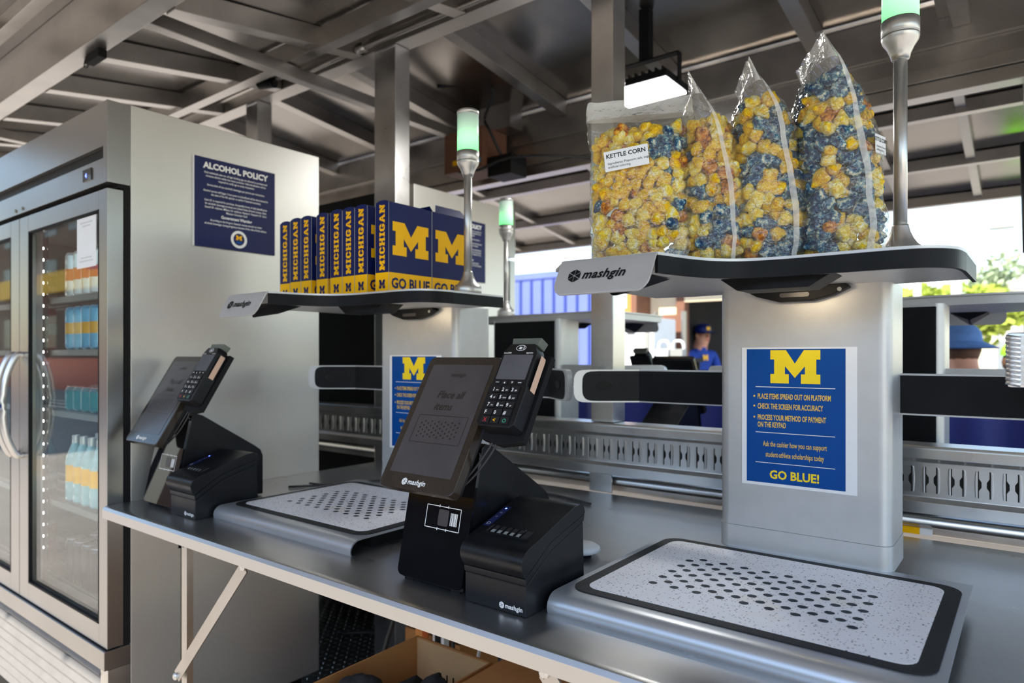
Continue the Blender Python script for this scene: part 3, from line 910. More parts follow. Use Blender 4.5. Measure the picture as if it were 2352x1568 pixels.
    def cslab(pts, h0, h1):
        mm = MB(); n = len(pts)
        mm.add([cp(x, y, h1) for x, y in pts] + [cp(x, y, h0) for x, y in pts], [tuple(range(n)), tuple(range(2 * n - 1, n - 1, -1))] + [(i, (i + 1) % n, (i + 1) % n + n, i + n) for i in range(n)])
        return mm
    body = [(0, .006), (.008, 0), (.070, 0), (.078, .006), (.078, .072), (.0745, .080), (.0745, .138), (.064, .156), (.014, .156), (.0035, .138), (.0035, .080), (0, .072)]
    cr_ = cslab(body, -.020, .012).build('card_reader', 'black_plastic', t, bevel=.002)
    cslab([(-.004, -.010), (.039, -.018), (.083, -.010), (.083, .150), (-.004, .150)], -.034, -.0205).build('reader_cradle', 'black_matte', cr_, bevel=.002)
    cslab([(.012, .1565), (.066, .1565), (.070, .171), (.008, .171)], -.018, .006).build('reader_crown', 'olive_plastic', cr_, bevel=.002)
    cslab(rrect(.0085, .0695, .0865, .134, .002), .0120, .0127).build('reader_screen', 'reader_screen', cr_)
    cslab([(.0788, .072), (.0800, .072), (.0800, .132), (.0788, .138)], -.012, .002).build('reader_tape', 'skin_tape', cr_)
    lt = [['1', '2', '3'], ['4', '5', '6'], ['7', '8', '9'], ['F', '0', '#']]
    mt = MB()
    for r in range(5):
        for c in range(3):
            x0, y0 = .0105 + .0195 * c, .0055 + .0140 * (4 - r)
            cslab(rrect(x0, x0 + .0172, y0, y0 + .0118, .001, 2), .0115, .0140).build('key', 'key_black', cr_)
            if r < 4:
                mt.text(lt[r][c], cp(x0 + .0015, y0 + .0022, .0142), ax, ay, .0098, .02)
                if r < 3 : mt.text(('abc', 'def', 'ghi', 'jkl', 'mno', 'pqr', 'stu', 'vwx', 'yz')[r * 3 + c], cp(x0 + .0090, y0 + .003, .0142), ax, ay, .0042, .02)
    for c in range(4):
        x0 = .0095 + .0155 * c
        cslab(rrect(x0, x0 + .0120, .0772, .0838, .0015, 2), .0115, .0130).build('key', 'key_black', cr_)
        if c in (0, 3): mt.face([cp(x0 + .0025, .0799, .0133), cp(x0 + .0095, .0799, .0133), cp(x0 + .0095, .0811, .0133), cp(x0 + .0025, .0811, .0133)])
        if c == 1: mt.face([cp(x0 + .0040, .0785, .0133), cp(x0 + .0080, .0785, .0133), cp(x0 + .0060, .0822, .0133)])
        if c == 2: mt.face([cp(x0 + .0060, .0785, .0133), cp(x0 + .0080, .0822, .0133), cp(x0 + .0040, .0822, .0133)])
    mt.text('Lane/3000', cp(.006, .1365, .0123), ax, ay, .0040, .02, .2); mt.text('ingenico', cp(.053, .1365, .0123), ax, ay, .0045, .02, .2)
    for a in range(20):                                 # contactless mark
        t0, t1 = a * PI / 10, (a + 1) * PI / 10
        mt.face([cp(.039 + .0105 * math.cos(t0), .1475 + .0058 * math.sin(t0), .0123), cp(.039 + .0105 * math.cos(t1), .1475 + .0058 * math.sin(t1), .0123), cp(.039 + .0094 * math.cos(t1), .1475 + .0050 * math.sin(t1), .0123), cp(.039 + .0094 * math.cos(t0), .1475 + .0050 * math.sin(t0), .0123)])
    mt.face([cp(.034, .1455, .0123), cp(.040, .1445, .0123), cp(.0415, .149, .0123), cp(.036, .150, .0123)])
    for q in range(2):
        for a in range(6):
            t0, t1 = math.radians(-50 + a * 17), math.radians(-50 + (a + 1) * 17); r0 = .0035 + .0018 * q
            mt.face([cp(.041 + r0 * math.cos(t0), .1475 + r0 * math.sin(t0), .0123), cp(.041 + r0 * math.cos(t1), .1475 + r0 * math.sin(t1), .0123), cp(.041 + (r0 - .0007) * math.cos(t1), .1475 + (r0 - .0007) * math.sin(t1), .0123), cp(.041 + (r0 - .0007) * math.cos(t0), .1475 + (r0 - .0007) * math.sin(t0), .0123)])
    mt.build('key_print', 'white_print', cr_)
    for c, (ch, mm_) in enumerate((('X', 'red_print'), ('<', 'maize'), ('O', 'green_print'))):
        q = MB(); q.text(ch, cp(.0150 + .0195 * c, .0075, .0142), ax, ay, .0105, .02); q.build('key_symbol', mm_, cr_)
    # reader cable
    pts = [cp(.020, -.008, -.026), cp(.010, -.030, -.030), cp(-.012, -.06, -.040), cp(-.040, -.09, -.05)]
    m = MB(); m.tube(smooth_outline(pts, 4), .0022, 8); m.build('reader_cable', 'rubber_cable', cr_, smooth=True)
    m = MB(); m.tube(smooth_outline([cp(.026, -.008, -.026), cp(.018, -.028, -.034), cp(-.010, -.066, -.046), cp(-.040, -.10, -.05)], 4), .0022, 8); m.build('reader_cable', 'rubber_cable', cr_, smooth=True)
    return t
T1 = terminal()
T2 = copy_tree(T1, (-.885 - SX, 1.0, CT), 0, 'black payment terminal with tilted screen right beside the near fridge')
T3 = copy_tree(T1, (-1.185, 2.64, CT), PI, 'far payment terminal seen from behind, under the popcorn kiosk arm')

# ================================================================== RECEIPT PRINTER
def printer():
    t = thing('receipt_printer', (-.7215, .97, CT), 'black receipt printer in the centre, right of its payment terminal', 'printer', group='receipt printers')
    P = lambda z: H + z
    XL, XR = -.788, -.655
    low = [(.885, -.43), (.885, -.378), (.960, -.335), (1.062, -.306), (1.066, -.43)]
    m = MB(); m.prism([(y, P(z)) for y, z in low], XL, XR, 'x'); m.build('lower_case', 'black_plastic', t, bevel=.003)
    mid = [(.884, -.3775), (.882, -.366), (.955, -.322), (1.066, -.292), (1.063, -.305), (.960, -.3345)]
    m = MB(); m.prism([(y, P(z)) for y, z in mid], XL - .0005, XR + .0005, 'x'); m.build('middle_band', 'black_plastic', t, bevel=.0015)
    arc = smooth_outline([(.882, -.365), (.874, -.352), (.872, -.340), (.877, -.328), (.890, -.319), (.915, -.311)], 4)
    top = arc + [(1.030, -.274), (1.050, -.272), (1.064, -.279), (1.068, -.291), (.955, -.3215)]
    m = MB(); m.prism([(y, P(z)) for y, z in top], XL - .001, XR + .001, 'x'); lid = m.build('lid', 'black_plastic', t, bevel=.002)
    a0, a1 = Vector((0, .915, P(-.311))), Vector((0, 1.030, P(-.274)))
    d = (a1 - a0).normalized(); nn = Vector((1, 0, 0)).cross(d)
    def q(x, y, h=0): return Vector((XL + x, 0, 0)) + a0 + d * y + nn * h
    def slab(x0, x1, y0, y1, h0, h1):
        mm = MB(); c = [(x0, y0), (x1, y0), (x1, y1), (x0, y1)]
        return mm.add([q(x, y, h1) for x, y in c] + [q(x, y, h0) for x, y in c], [(0, 1, 2, 3), (7, 6, 5, 4), (0, 1, 5, 4), (1, 2, 6, 5), (2, 3, 7, 6), (3, 0, 4, 7)])
    slab(.022, .112, -.002, .022, .0002, .0012).build('paper_slot', 'dark_interior', lid)
    for i in range(6):
        slab(.030 + .0135 * i, .0315 + .0135 * i, -.001, .021, .0006, .0034).build('cutter_tooth', 'black_gloss', lid)
    for i in range(5):
        slab(.0335 + .0140 * i, .0415 + .0140 * i, .000, .008, .0010, .0022).build('cutter_plate', 'grey_plastic', lid)
    m = slab(.016, .118, -.005, -.0025, .0004, .0030); m.build('slot_rim', 'black_plastic', lid)
    slab(.003, .017, .016, .086, .0003, .0010).build('status_strip', 'navy_sign', lid)
    m = MB(); m.face([q(.010 + .0022 * math.cos(a * PI / 5), .078 + .0022 * math.sin(a * PI / 5), .0014) for a in range(10)]); m.build('status_led', 'led_blue', lid)
    m = MB(); m.text('D', q(.006, .020, .0014), (1, 0, 0), d, .012, .0); m.text('o', q(.008, .046, .0014), (1, 0, 0), d, .009); m.text('o', q(.008, .060, .0014), (1, 0, 0), d, .009)
    m.build('status_icons', 'paper_grey', lid)
    m = MB(); wordmark(m, (XR - .050, .8845 - .0006, P(-.4215)), (1, 0, 0), (0, 0, 1), .0098, .0); m.build('lettering', 'white_print', t)
    return t
R1 = printer()
R2 = copy_tree(R1, (-.7215 - SX, .97, CT), 0, 'black receipt printer near the fridge, left of the far scanning tray')
# white puck behind the printer and cables on the worktop
t = thing('white_puck', (-.765, 1.235, CT), 'small white rounded puck lying behind the centre receipt printer', 'puck')
m = MB(); m.lathe([(.020, 0), (.020, .008), (.018, .010)], (-.765, 1.235, CT), 24); m.build('puck_foot', 'black_matte', t)
m = MB(); m.lathe([(.0, .0105), (.036, .0105), (.040, .014), (.038, .021), (.030, .026), (.0, .028)], (-.765, 1.235, CT), 28, False); m.build('puck_shell', 'white_plastic', t, smooth=True)
def cable(name, pts, r, label, mat='rubber_cable'):
    m = MB(); m.tube(smooth_outline([tuple(p) for p in pts], 5), r, 8)
    c = Vector(pts[0])
    return tag(m.build(name, mat, smooth=True, loc=c), label, 'cable')
z = CT + .005
cable('power_cable', [(-1.90, 1.28, z), (-1.75, 1.46, z), (-1.6, 1.50, z), (-1.45, 1.62, z), (-1.2, 1.70, z), (-1.0, 1.66, z)], .004, 'black power cable crossing the counter behind the left scanning tray')
cable('data_cable', [(-1.90, 1.36, z), (-1.8, 1.40, z), (-1.74, 1.55, z), (-1.5, 1.58, z), (-1.3, 1.78, z)], .003, 'thin black data cable lying along the counter near the fridge')

# ================================================================== NEAR FRIDGE
FX0, FX1 = -3.56, -2.10
P = lambda z: H + z
t = thing('beverage_fridge', (-2.83, 1.2, 0), 'tall stainless two door drinks fridge at the left end of the counter', 'fridge')
FR = t
m = MB()
m.box(FX1 - .035, FX1, .884, 1.545, .08, P(.735)); m.build('side_panel', 'fridge_steel', t, bevel=.003)
m = MB(); m.box(FX0, FX0 + .035, .884, 1.545, .08, P(.735)); m.build('side_panel', 'fridge_steel', t, bevel=.003)
m = MB(); m.box(FX0 + .036, FX1 - .036, 1.515, 1.545, .08, P(.735)); m.build('back_panel', 'black_matte', t)
m = MB(); m.box(FX0 + .036, FX1 - .036, .884, 1.514, P(.50), P(.734)); m.build('top_housing', 'fridge_steel', t)
m = MB(); m.box(FX0 + .036, FX1 - .036, .884, 1.514, .10, P(-.855)); m.build('base_housing', 'black_matte', t)
m = MB()
m.box(FX0 + .036, FX1 - .036, 1.505, 1.5148, P(-.854), P(.499)); m.box(FX0 + .036, FX0 + .046, .90, 1.505, P(-.854), P(.499)); m.box(FX1 - .046, FX1 - .0355, .90, 1.505, P(-.854), P(.499))
m.build('liner', 'fridge_liner', t)
# header with a recessed band
m = MB(); m.box(FX0, FX1 - .0285, .821, .8835, P(.605), P(.733)); m.box(FX0, FX1 - .0285, .821, .8835, P(.497), P(.570)); m.box(FX0, FX1 - .0285, .838, .8835, P(.5705), P(.6045)); m.box(FX1 - .028, FX1, .8205, .8835, P(.497), P(.733))
hd = m.build('header', 'door_steel', t, bevel=.0015)
m = MB(); m.box(FX0 + .01, FX1 - .03, .8365, .8385, P(.571), P(.604)); m.build('header_recess', 'black_satin', hd)
m = MB(); m.box(-2.268, -2.208, .818, .822, P(.520), P(.555)); cb = m.build('controller', 'black_gloss', hd)
m = MB(); m.text('4', (-2.248, .8172, P(.529)), (1, 0, 0), (0, 0, 1), .020); m.build('readout', 'led_blue', cb)
m = MB()
for x in (-2.80, -2.87):
    q = MB(); q.lathe([(.006, 0), (.006, .003)], (0, 0, 0), 10); q.v = [(x + a[0], .8205 - a[2], P(.512) + a[1]) for a in q.v]; q.build('screw', 'grey_plastic', hd)
m = MB(); m.box(FX0 + .01, FX1 - .004, .850, .8835, P(.485), P(.4965)); m.build('door_gap_seal', 'black_matte', t)
m = MB(); m.box(FX1 - .02, FX1 - .0005, .866, .8838, P(-.845), P(.484)); m.build('hinge_gap', 'black_matte', t)
def fdoor(x0, x1, lw, rw, hx):
    zt, zb = P(.480), P(-.845)
    m = MB()
    m.box(x0, x0 + lw, .821, .865, zb, zt); m.box(x1 - rw, x1, .821, .865, zb, zt); m.box(x0 + lw, x1 - rw, .821, .865, P(.425), zt); m.box(x0 + lw, x1 - rw, .821, .865, zb, P(-.785))
    d = m.build('door', 'door_steel', t, bevel=.0015)
    a, b_ = x0 + lw, x1 - rw
    m = MB(); m.box(a, b_, .832, .838, P(-.785), P(.425)); m.build('glass_pane', 'door_glass', d)
    m = MB()
    for q in ((a, a + .006, P(-.785), P(.425)), (b_ - .006, b_, P(-.785), P(.425)), (a, b_, P(.419), P(.425)), (a, b_, P(-.785), P(-.779))): m.box(q[0], q[1], .8205, .8315, q[2], q[3])
    m.build('glass_gasket', 'black_matte', d)
    m = MB(); m.tube(smooth_outline([(hx, .822, P(.0)), (hx, .800, P(-.006)), (hx, .772, P(-.08)), (hx, .764, P(-.175)), (hx, .772, P(-.27)), (hx, .800, P(-.344)), (hx, .822, P(-.35))], 5), .011, 12); m.build('handle', 'bright_aluminium', d, smooth=True)
    return d
fdoor(-2.829, -2.102, .087, .056, -2.797)
fdoor(-3.558, -2.834, .056, .087, -2.866)
m = MB(); m.tube([(-2.79, .752, P(-.175)), (-2.80, .758, P(-.175)), (-2.832, .752, P(-.176)), (-2.866, .752, P(-.175)), (-2.88, .758, P(-.174))], .006, 8)
tag(m.build('blue_band', 'container_line', smooth=True, loc=(-2.83, .752, P(-.175))), 'blue band tied round the two fridge door handles', 'band')
# ledge, corner panel, louvred grille
m = MB(); m.box(FX0, FX1, .812, .8835, P(-.905), P(-.850)); m.build('ledge', 'door_steel', t, bevel=.002)
m = MB(); m.box(FX1 - .05, FX1 - .0005, .822, .8835, .03, P(-.906)); m.build('corner_panel', 'bright_aluminium', t, bevel=.002)
m = MB(); m.box(FX0, FX1 - .051, .842, .884, .04, P(-.906)); g = m.build('grille', 'black_matte', t)
for i in range(8):
    z1 = P(-.910) - i * .036
    m = MB(); m.prism([(.842, z1), (.828, z1 - .003), (.818, z1 - .020), (.822, z1 - .026), (.842, z1 - .020)], FX0, FX1 - .052, 'x'); m.build('slat', 'louver_paint', g)
m = MB()
for x in (FX0 + .06, FX1 - .10):
    for y in (.90, 1.47): m.box(x, x + .04, y, y + .04, 0, .085)
m.build('foot', 'black_matte', t)
# interior: mullion with LED strip, shelves
m = MB(); m.box(-2.862, -2.800, .868, .90, P(-.845), P(.48)); mu = m.build('mullion', 'black_satin', t)
m = MB(); m.box(-2.799, -2.796, .872, .888, P(-.70), P(.40)); st = m.build('led_strip', 'black_satin', mu)
q = MB(); q.box(-2.7955, -2.794, .876, .884, P(-.690), P(-.682)); l0 = q.build('led', 'led_white', mu)
for i in range(1, 27):
    c = l0.copy(); COL.objects.link(c); c.location.z += .041 * i
m = MB(); m.box(FX1 - .0475, FX1 - .0465, .885, .892, P(-.70), P(.40)); m.build('fill_strip', 'led_white', mu)  # glowing strips on both side walls, added to brighten the fridge interior
m = MB(); m.box(FX0 + .0465, FX0 + .0475, .885, .892, P(-.70), P(.40)); m.build('fill_strip', 'led_white', mu)
SHZ = [.205, .020, -.195, -.515, -.80]
for z in SHZ:
    m = MB()
    m.box(FX0 + .05, FX1 - .05, .905, .915, P(z) - .022, P(z) - .002)
    for k in range(9): m.box(FX0 + .05, FX1 - .05, .93 + .066 * k, .938 + .066 * k, P(z) - .008, P(z) - .002)
    m.build('shelf', 'fridge_liner', t)
def can(name, prof, bands, r):
    """prof scaled by r; bands: list of (z0,z1,mat index)"""
    m = MB(); m.lathe(prof, seg=16)
    return m
def drink(z, xs, rows, h, r, mats, label, group, cat='can', neck=False, name='drink_can'):
    segs = []
    m = MB(); m.smooth = True
    if neck:
        prof = [(r * .9, 0), (r, .006), (r, h * .30), (r * .97, h * .33), (r * .97, h * .55), (r, h * .58), (r * .9, h * .68), (r * .38, h * .88), (r * .36, h), ]
        cut = (2, 4)
    else:
        prof = [(r * .78, 0), (r, .007), (r, h * .34), (r, h * .36), (r, h * .62), (r, h * .64), (r, h - .013), (r * .84, h - .002), (r * .80, h)]
        cut = (3, 4)
    n = 14
    for j in range(len(prof) - 1):
        m.cur = 1 if cut[0] <= j < cut[1] else (2 if j == len(prof) - 2 else 0)
        (r0, z0), (r1, z1) = prof[j], prof[j + 1]
        vs = [(r0 * math.cos(2 * PI * i / n), r0 * math.sin(2 * PI * i / n), z0) for i in range(n)] + [(r1 * math.cos(2 * PI * i / n), r1 * math.sin(2 * PI * i / n), z1) for i in range(n)]
        m.add(vs, [(i, (i + 1) % n, n + (i + 1) % n, n + i) for i in range(n)])
    m.cur = 2; m.smooth = False
    m.face([(prof[-1][0] * math.cos(2 * PI * i / n), prof[-1][0] * math.sin(2 * PI * i / n), h - .001) for i in range(n)])
    m.face([(prof[0][0] * math.cos(-2 * PI * i / n), prof[0][0] * math.sin(-2 * PI * i / n), 0.0) for i in range(n)])
    src = None
    for ri in range(rows):
        for x in xs:
            if src is None:
                o = m.build(name, mats, fixn=False); src = o
            else:
                o = src.copy(); COL.objects.link(o)
            o.location = (x, .955 + ri * .074, P(z)); o.rotation_euler = (0, 0, RND.uniform(0, 6))
            nth = ('first', 'second', 'third', 'fourth', 'fifth', 'sixth')[list(xs).index(x)]
            tag(o, nth + ' ' + label + (', front row' if ri == 0 else ', back row'), cat, group)
R_ = [-2.36 - .069 * i for i in range(6)]
L_ = [-2.99 - .069 * i for i in range(5)]
drink(.205, R_, 2, .158, .033, ['can_white', 'can_red', 'satin_steel'], 'white and red can from the right, top fridge shelf', 'white cans on the top fridge shelf')
drink(.020, R_, 2, .150, .033, ['can_blue', 'can_gold', 'satin_steel'], 'blue and gold can from the right, second fridge shelf', 'blue and gold cans in the fridge')
drink(-.195, R_, 2, .085, .033, ['can_teal', 'can_teal', 'satin_steel'], 'short teal can from the right, third fridge shelf', 'teal cans in the fridge')
drink(-.515, R_, 2, .230, .033, ['bottle_clear', 'maize', 'can_white'], 'yellow label bottle from the right, fourth fridge shelf', 'yellow label bottles in the fridge', 'bottle', True, 'drink_bottle')
drink(-.80, R_, 2, .150, .033, ['can_dark', 'can_dark', 'satin_steel'], 'dark can from the right, bottom fridge shelf', 'dark cans at the fridge bottom')
drink(.205, L_, 1, .158, .033, ['can_white', 'can_teal', 'satin_steel'], 'white and teal can from the handles, left fridge door', 'left door top cans')
drink(.020, L_, 1, .158, .033, ['can_red', 'can_white', 'satin_steel'], 'red and white can from the handles, left fridge door', 'left door red cans')
drink(-.515, L_, 1, .230, .033, ['bottle_clear', 'can_white', 'can_white'], 'white label bottle from the handles, left fridge door', 'left door bottles', 'bottle', True, 'drink_bottle')
drink(-.80, L_, 1, .158, .033, ['can_amber', 'can_red', 'satin_steel'], 'amber can from the handles, left fridge door', 'left door amber cans')
# paper notice on the fridge glass (its code square is left out)
m = MB(); m.box(-2.312, -2.172, .8185, .8195, P(.262), P(.412)); o = m.build('door_notice', 'paper', loc=(-2.24, .819, P(.262))); tag(o, 'small white paper notice stuck on the fridge door glass', 'notice')
m = MB()
for z, w in ((.395, .09), (.385, .06), (.290, .08), (.280, .10)): m.face([(-2.242 - w / 2, .8181, P(z)), (-2.242 + w / 2, .8181, P(z)), (-2.242 + w / 2, .8181, P(z) + .003), (-2.242 - w / 2, .8181, P(z) + .003)])
ABS[o.name] = Vector((-2.24, .819, P(.262)))
m.build('small_print', 'paper_grey', o)

# ------------------------------------------------------------------ policy sign on the fridge side
def policy():
    t = local('policy_sign', (-2.0995, 1.072, P(.346)), 'navy square sign with white rules text on the near fridge side', 'sign', group='policy signs on the fridges')
    W = .286
    m = MB(); m.box(.0005, .0040, 0, W, 0, W); m.build('board', 'navy_sign', t, bevel=.0005)
    m = MB(); m.box(.0003, .0041, -.0035, -.0003, 0, W); m.build('board_edge', 'white_plastic', t)
    ax, ay, X = (0, 1, 0), (0, 0, 1), .0046
    m = MB()
    m.text('ALCOHOL POLICY', (X, W / 2, .253), ax, ay, .0265, .045, .0, 1.02, 'CENTER')
    L = [(.2365, 'Only individuals who are of legal drinking age are allowed to purchase and'), (.2255, 'consume alcohol within the venue premises. Valid identification will be'), (.2145, 'required to verify age at every transaction.'),
         (.1975, 'Service limit of two alcoholic beverages per person per transaction.'),
         (.1785, 'Alcohol service will begin 1 hour prior to kickoff and will be discontinued at'), (.1675, 'the start of the 4th quarter or earlier if deemed necessary.'),
         (.1485, 'Valid I.D. is required for purchase. Acceptable forms of valid identification'), (.1375, 'for alcoholic beverage purchase are United States Drivers License, State'), (.1265, 'Issued I.D. w/photo, Military I.D. w/photo, Passport / Passport I.D. Card,'), (.1155, 'Mexican Consulate Card'),
         (.0855, 'According to the Surgeon General, women should not drink'), (.0745, 'alcoholic beverages during pregnancy because of the risk of birth defects.')]
    for z, s in L: m.text(s, (X, W / 2, z), ax, ay, .0093, .012, .12, .80, 'CENTER')
    m.text('Government Warning', (X, W / 2, .0985), ax, ay, .0135, .03, 0, .9, 'CENTER')
    m.build('lettering', 'white_print', t)
    cy, cz = W / 2 + .008, .038
    def ring(r0, r1, x):
        mm = MB()
        for a in range(28):
            t0, t1 = 2 * PI * a / 28, 2 * PI * (a + 1) / 28
            mm.face([(x, cy + r1 * math.cos(t0), cz + r1 * math.sin(t0)), (x, cy + r1 * math.cos(t1), cz + r1 * math.sin(t1)), (x, cy + r0 * math.cos(t1), cz + r0 * math.sin(t1)), (x, cy + r0 * math.cos(t0), cz + r0 * math.sin(t0))])
        return mm
    ring(.020, .029, X).build('badge_ring', 'white_print', t)
    m = MB(); m.flat([[(p[0] * .0155, p[1] * .015) for p in BLOCK_M]], (X, cy - .0108, cz - .002), ax, ay); m.build('badge_letter', 'maize', t)
    m = MB(); m.box(X - .0004, X, cy - .010, cy + .010, cz - .013, cz - .005); m.build('badge_bar', 'poster_blue', t)
    return t
PS1 = policy()
copy_tree(PS1, (-2.0995, 2.215, P(.346)), 0, 'navy square sign on the far fridge, behind the small green light')

# ------------------------------------------------------------------ far fridge
t = thing('beverage_fridge', (-2.83, 2.4, 0), 'second stainless fridge standing back to back beyond the near one', 'fridge')
m = MB(); m.box(FX1 - .035, FX1, 2.03, 2.68, .08, P(.735)); m.build('side_panel', 'fridge_steel', t, bevel=.003)
m = MB(); m.box(FX0, FX1 - .036, 2.03, 2.68, .08, P(.73)); m.build('body', 'black_matte', t)
m = MB(); m.box(FX0, FX1, 2.681, 2.745, P(.495), P(.733)); m.build('header', 'door_steel', t, bevel=.002)
m = MB(); m.box(FX0, FX1, 2.700, 2.745, P(-.845), P(.480)); m.build('door', 'door_steel', t, bevel=.002)
m = MB(); m.box(FX0, FX1, 2.681, 2.744, .03, P(-.850)); m.build('grille', 'louver_paint', t)
m = MB(); m.box(FX0 + .05, FX0 + .09, 2.08, 2.12, 0, .08); m.box(FX1 - .09, FX1 - .05, 2.08, 2.12, 0, .08); m.box(FX0 + .05, FX0 + .09, 2.6, 2.64, 0, .08); m.box(FX1 - .09, FX1 - .05, 2.6, 2.64, 0, .08); m.build('foot', 'black_matte', t)

# ================================================================== SNACK BOXES ON THE LEFT KIOSK SHELF
SHELF = P(.1622)
def snackbox(openflap=False):
    w, d, h = .0515, .158, .243
    t = local('snack_box', (0, 0, 0), 'navy snack box', 'box', group='snack boxes on the kiosk shelf')
    top = [(0, h - .006), (w * .25, h - .001), (w * .5, h), (w * .75, h - .001), (w, h - .006)]
    m = MB(); m.prism([(0, .054), (w, .054)] + list(reversed(top)), 0, d, 'y'); m.build('upper_carton', 'navy', t)
    m = MB(); m.box(0, w, 0, d, 0, .0538); m.build('yellow_band', 'maize', t)
    polys, L = block_word('MICHIGAN', .13)
    s = .172 / L
    m = MB(); m.flat([[(p[0] * s, p[1] * .0205) for p in q] for q in polys], (w / 2 + .0105, -.0004, .060), (0, 0, 1), (-1, 0, 0))
    m.flat([[(p[0] * .094, p[1] * .088) for p in BLOCK_M]], (w + .0004, .013, .100), (0, 1, 0), (0, 0, 1))
    m.build('yellow_lettering', 'maize', t)
    m = MB(); m.flat([[(p[0] * .0165, p[1] * .023) for p in BLOCK_M]], (w / 2 - .0115, -.0004, .012), (1, 0, 0), (0, 0, 1))
    m.text('GO BLUE', (w + .0004, d / 2, .014), (0, 1, 0), (0, 0, 1), .0375, .035, 0, .92, 'CENTER')
    m.build('navy_lettering', 'navy', t)
    for x, y in ((0, 0), (w, 0), (w, d)):
        m = MB(); m.box(x - .0004, x + .0004, y - .0004, y + .0004, .0, h - .006); m.build('carton_edge', 'grey_plastic', t)
    return t
B0 = snackbox()
spots = [-1.824, -1.754, -1.7015, -1.630, -1.563, -1.511, -1.459, -1.377]
names = ['leftmost navy snack box in the row on the kiosk shelf', 'second navy snack box from the left in the shelf row', 'third navy snack box from the left, touching the second',
         'fourth navy snack box from the left, with gaps on both sides', 'fifth navy snack box from the left in the shelf row', 'sixth navy snack box from the left in the shelf row',
         'seventh navy snack box, its side partly hidden by the next box', 'rightmost spine of the row, a navy snack box showing a big yellow letter']
for i, x in enumerate(spots):
    y = 1.19 + RND.uniform(-.002, .002)
    if i == 0: y = 1.20
    if i == 0:
        o = B0; o.location = (x, y, SHELF)
    else:
        o = copy_tree(B0, (x, y, SHELF), 0)
    o['label'] = names[i]
o = copy_tree(B0, (-1.377, 1.352, SHELF - .0), math.radians(-1), 'navy snack box with open top flaps behind the row, beside the light pole')
ABS[o.name] = Vector((0, 0, 0))
m = MB(); m.add([(.0515, .012, .2372), (.0515, .146, .2372), (.036, .130, .262), (.036, .028, .262)], [(0, 1, 2, 3)]); m.build('open_flap', 'navy', o, fixn=False)
m = MB(); m.add([(.0, .004, .2372), (.0515, .004, .2372), (.046, -.004, .252), (.006, -.004, .252)], [(0, 1, 2, 3)]); m.build('open_flap', 'navy', o, fixn=False)

# ================================================================== POPCORN BAGS
def kernel_mesh(seed, mat):
    r = random.Random(seed)
    bm = bmesh.new(); bmesh.ops.create_icosphere(bm, subdivisions=3, radius=1.0)
    lobes = []
    for _ in range(r.randint(9, 13)):
        v = Vector((r.gauss(0, 1), r.gauss(0, 1), r.gauss(0, 1))).normalized(); lobes.append((v, r.uniform(.16, .38)))
    for v in bm.verts:
        d = v.co.normalized(); k = .72
        for l, a in lobes: k += a * math.exp(-(1 - d.dot(l)) * 13.0)
        k *= 1 + .10 * mnoise.noise(d * 4 + Vector((seed, 0, 0)))
        v.co = d * k
    for f in bm.faces: f.smooth = True
    me = bpy.data.meshes.new('popcorn'); bm.to_mesh(me); bm.free(); me.materials.append(MATS[mat]); return me
KM = {k: [kernel_mesh(i * 7 + j, k) for j in range(4)] for i, k in enumerate(('pop_yellow', 'pop_pale', 'pop_amber', 'pop_blue'))}
CAMP = Vector((0, 0, H))
def shell(u, s, w, d, h, lean, sd, amp=.004):
    """point of the film: u around, s up"""
    if s < .12: e, k = 4.0, .90 + .10 * (s / .12)
    else: e, k = 4.0 - 2.0 * min(1, (s - .12) / .5), 1.0
    a = w / 2 * k
    if s < .62: b = d / 2 * k * (1 + .06 * math.sin(s * 5))
    else:
        q = (s - .62) / .38; b = d / 2 * max(.02, math.cos(min(1, q / .86) * PI / 2) ** .85 * (1 + .06 * math.sin(3.1)))
        a = w / 2 * (1 + .03 * q)
    c, sn = math.cos(u), math.sin(u)
    x = a * math.copysign(abs(c) ** (2 / e), c); y = b * math.copysign(abs(sn) ** (2 / e), sn)
    n = mnoise.noise(Vector((x * 18 + sd, y * 18, s * 5))) * amp * 2.2 + mnoise.noise(Vector((x * 60, y * 60 + sd, s * 22))) * amp
    rl = math.hypot(x, y) + 1e-6
    x += x / rl * n; y += y / rl * n
    s4 = s ** 4
    return Vector((x + lean[0] * s4, y + lean[1] * s4, s * h + (mnoise.noise(Vector((u * 2, sd, 1))) * .006 if s > .9 else 0)))
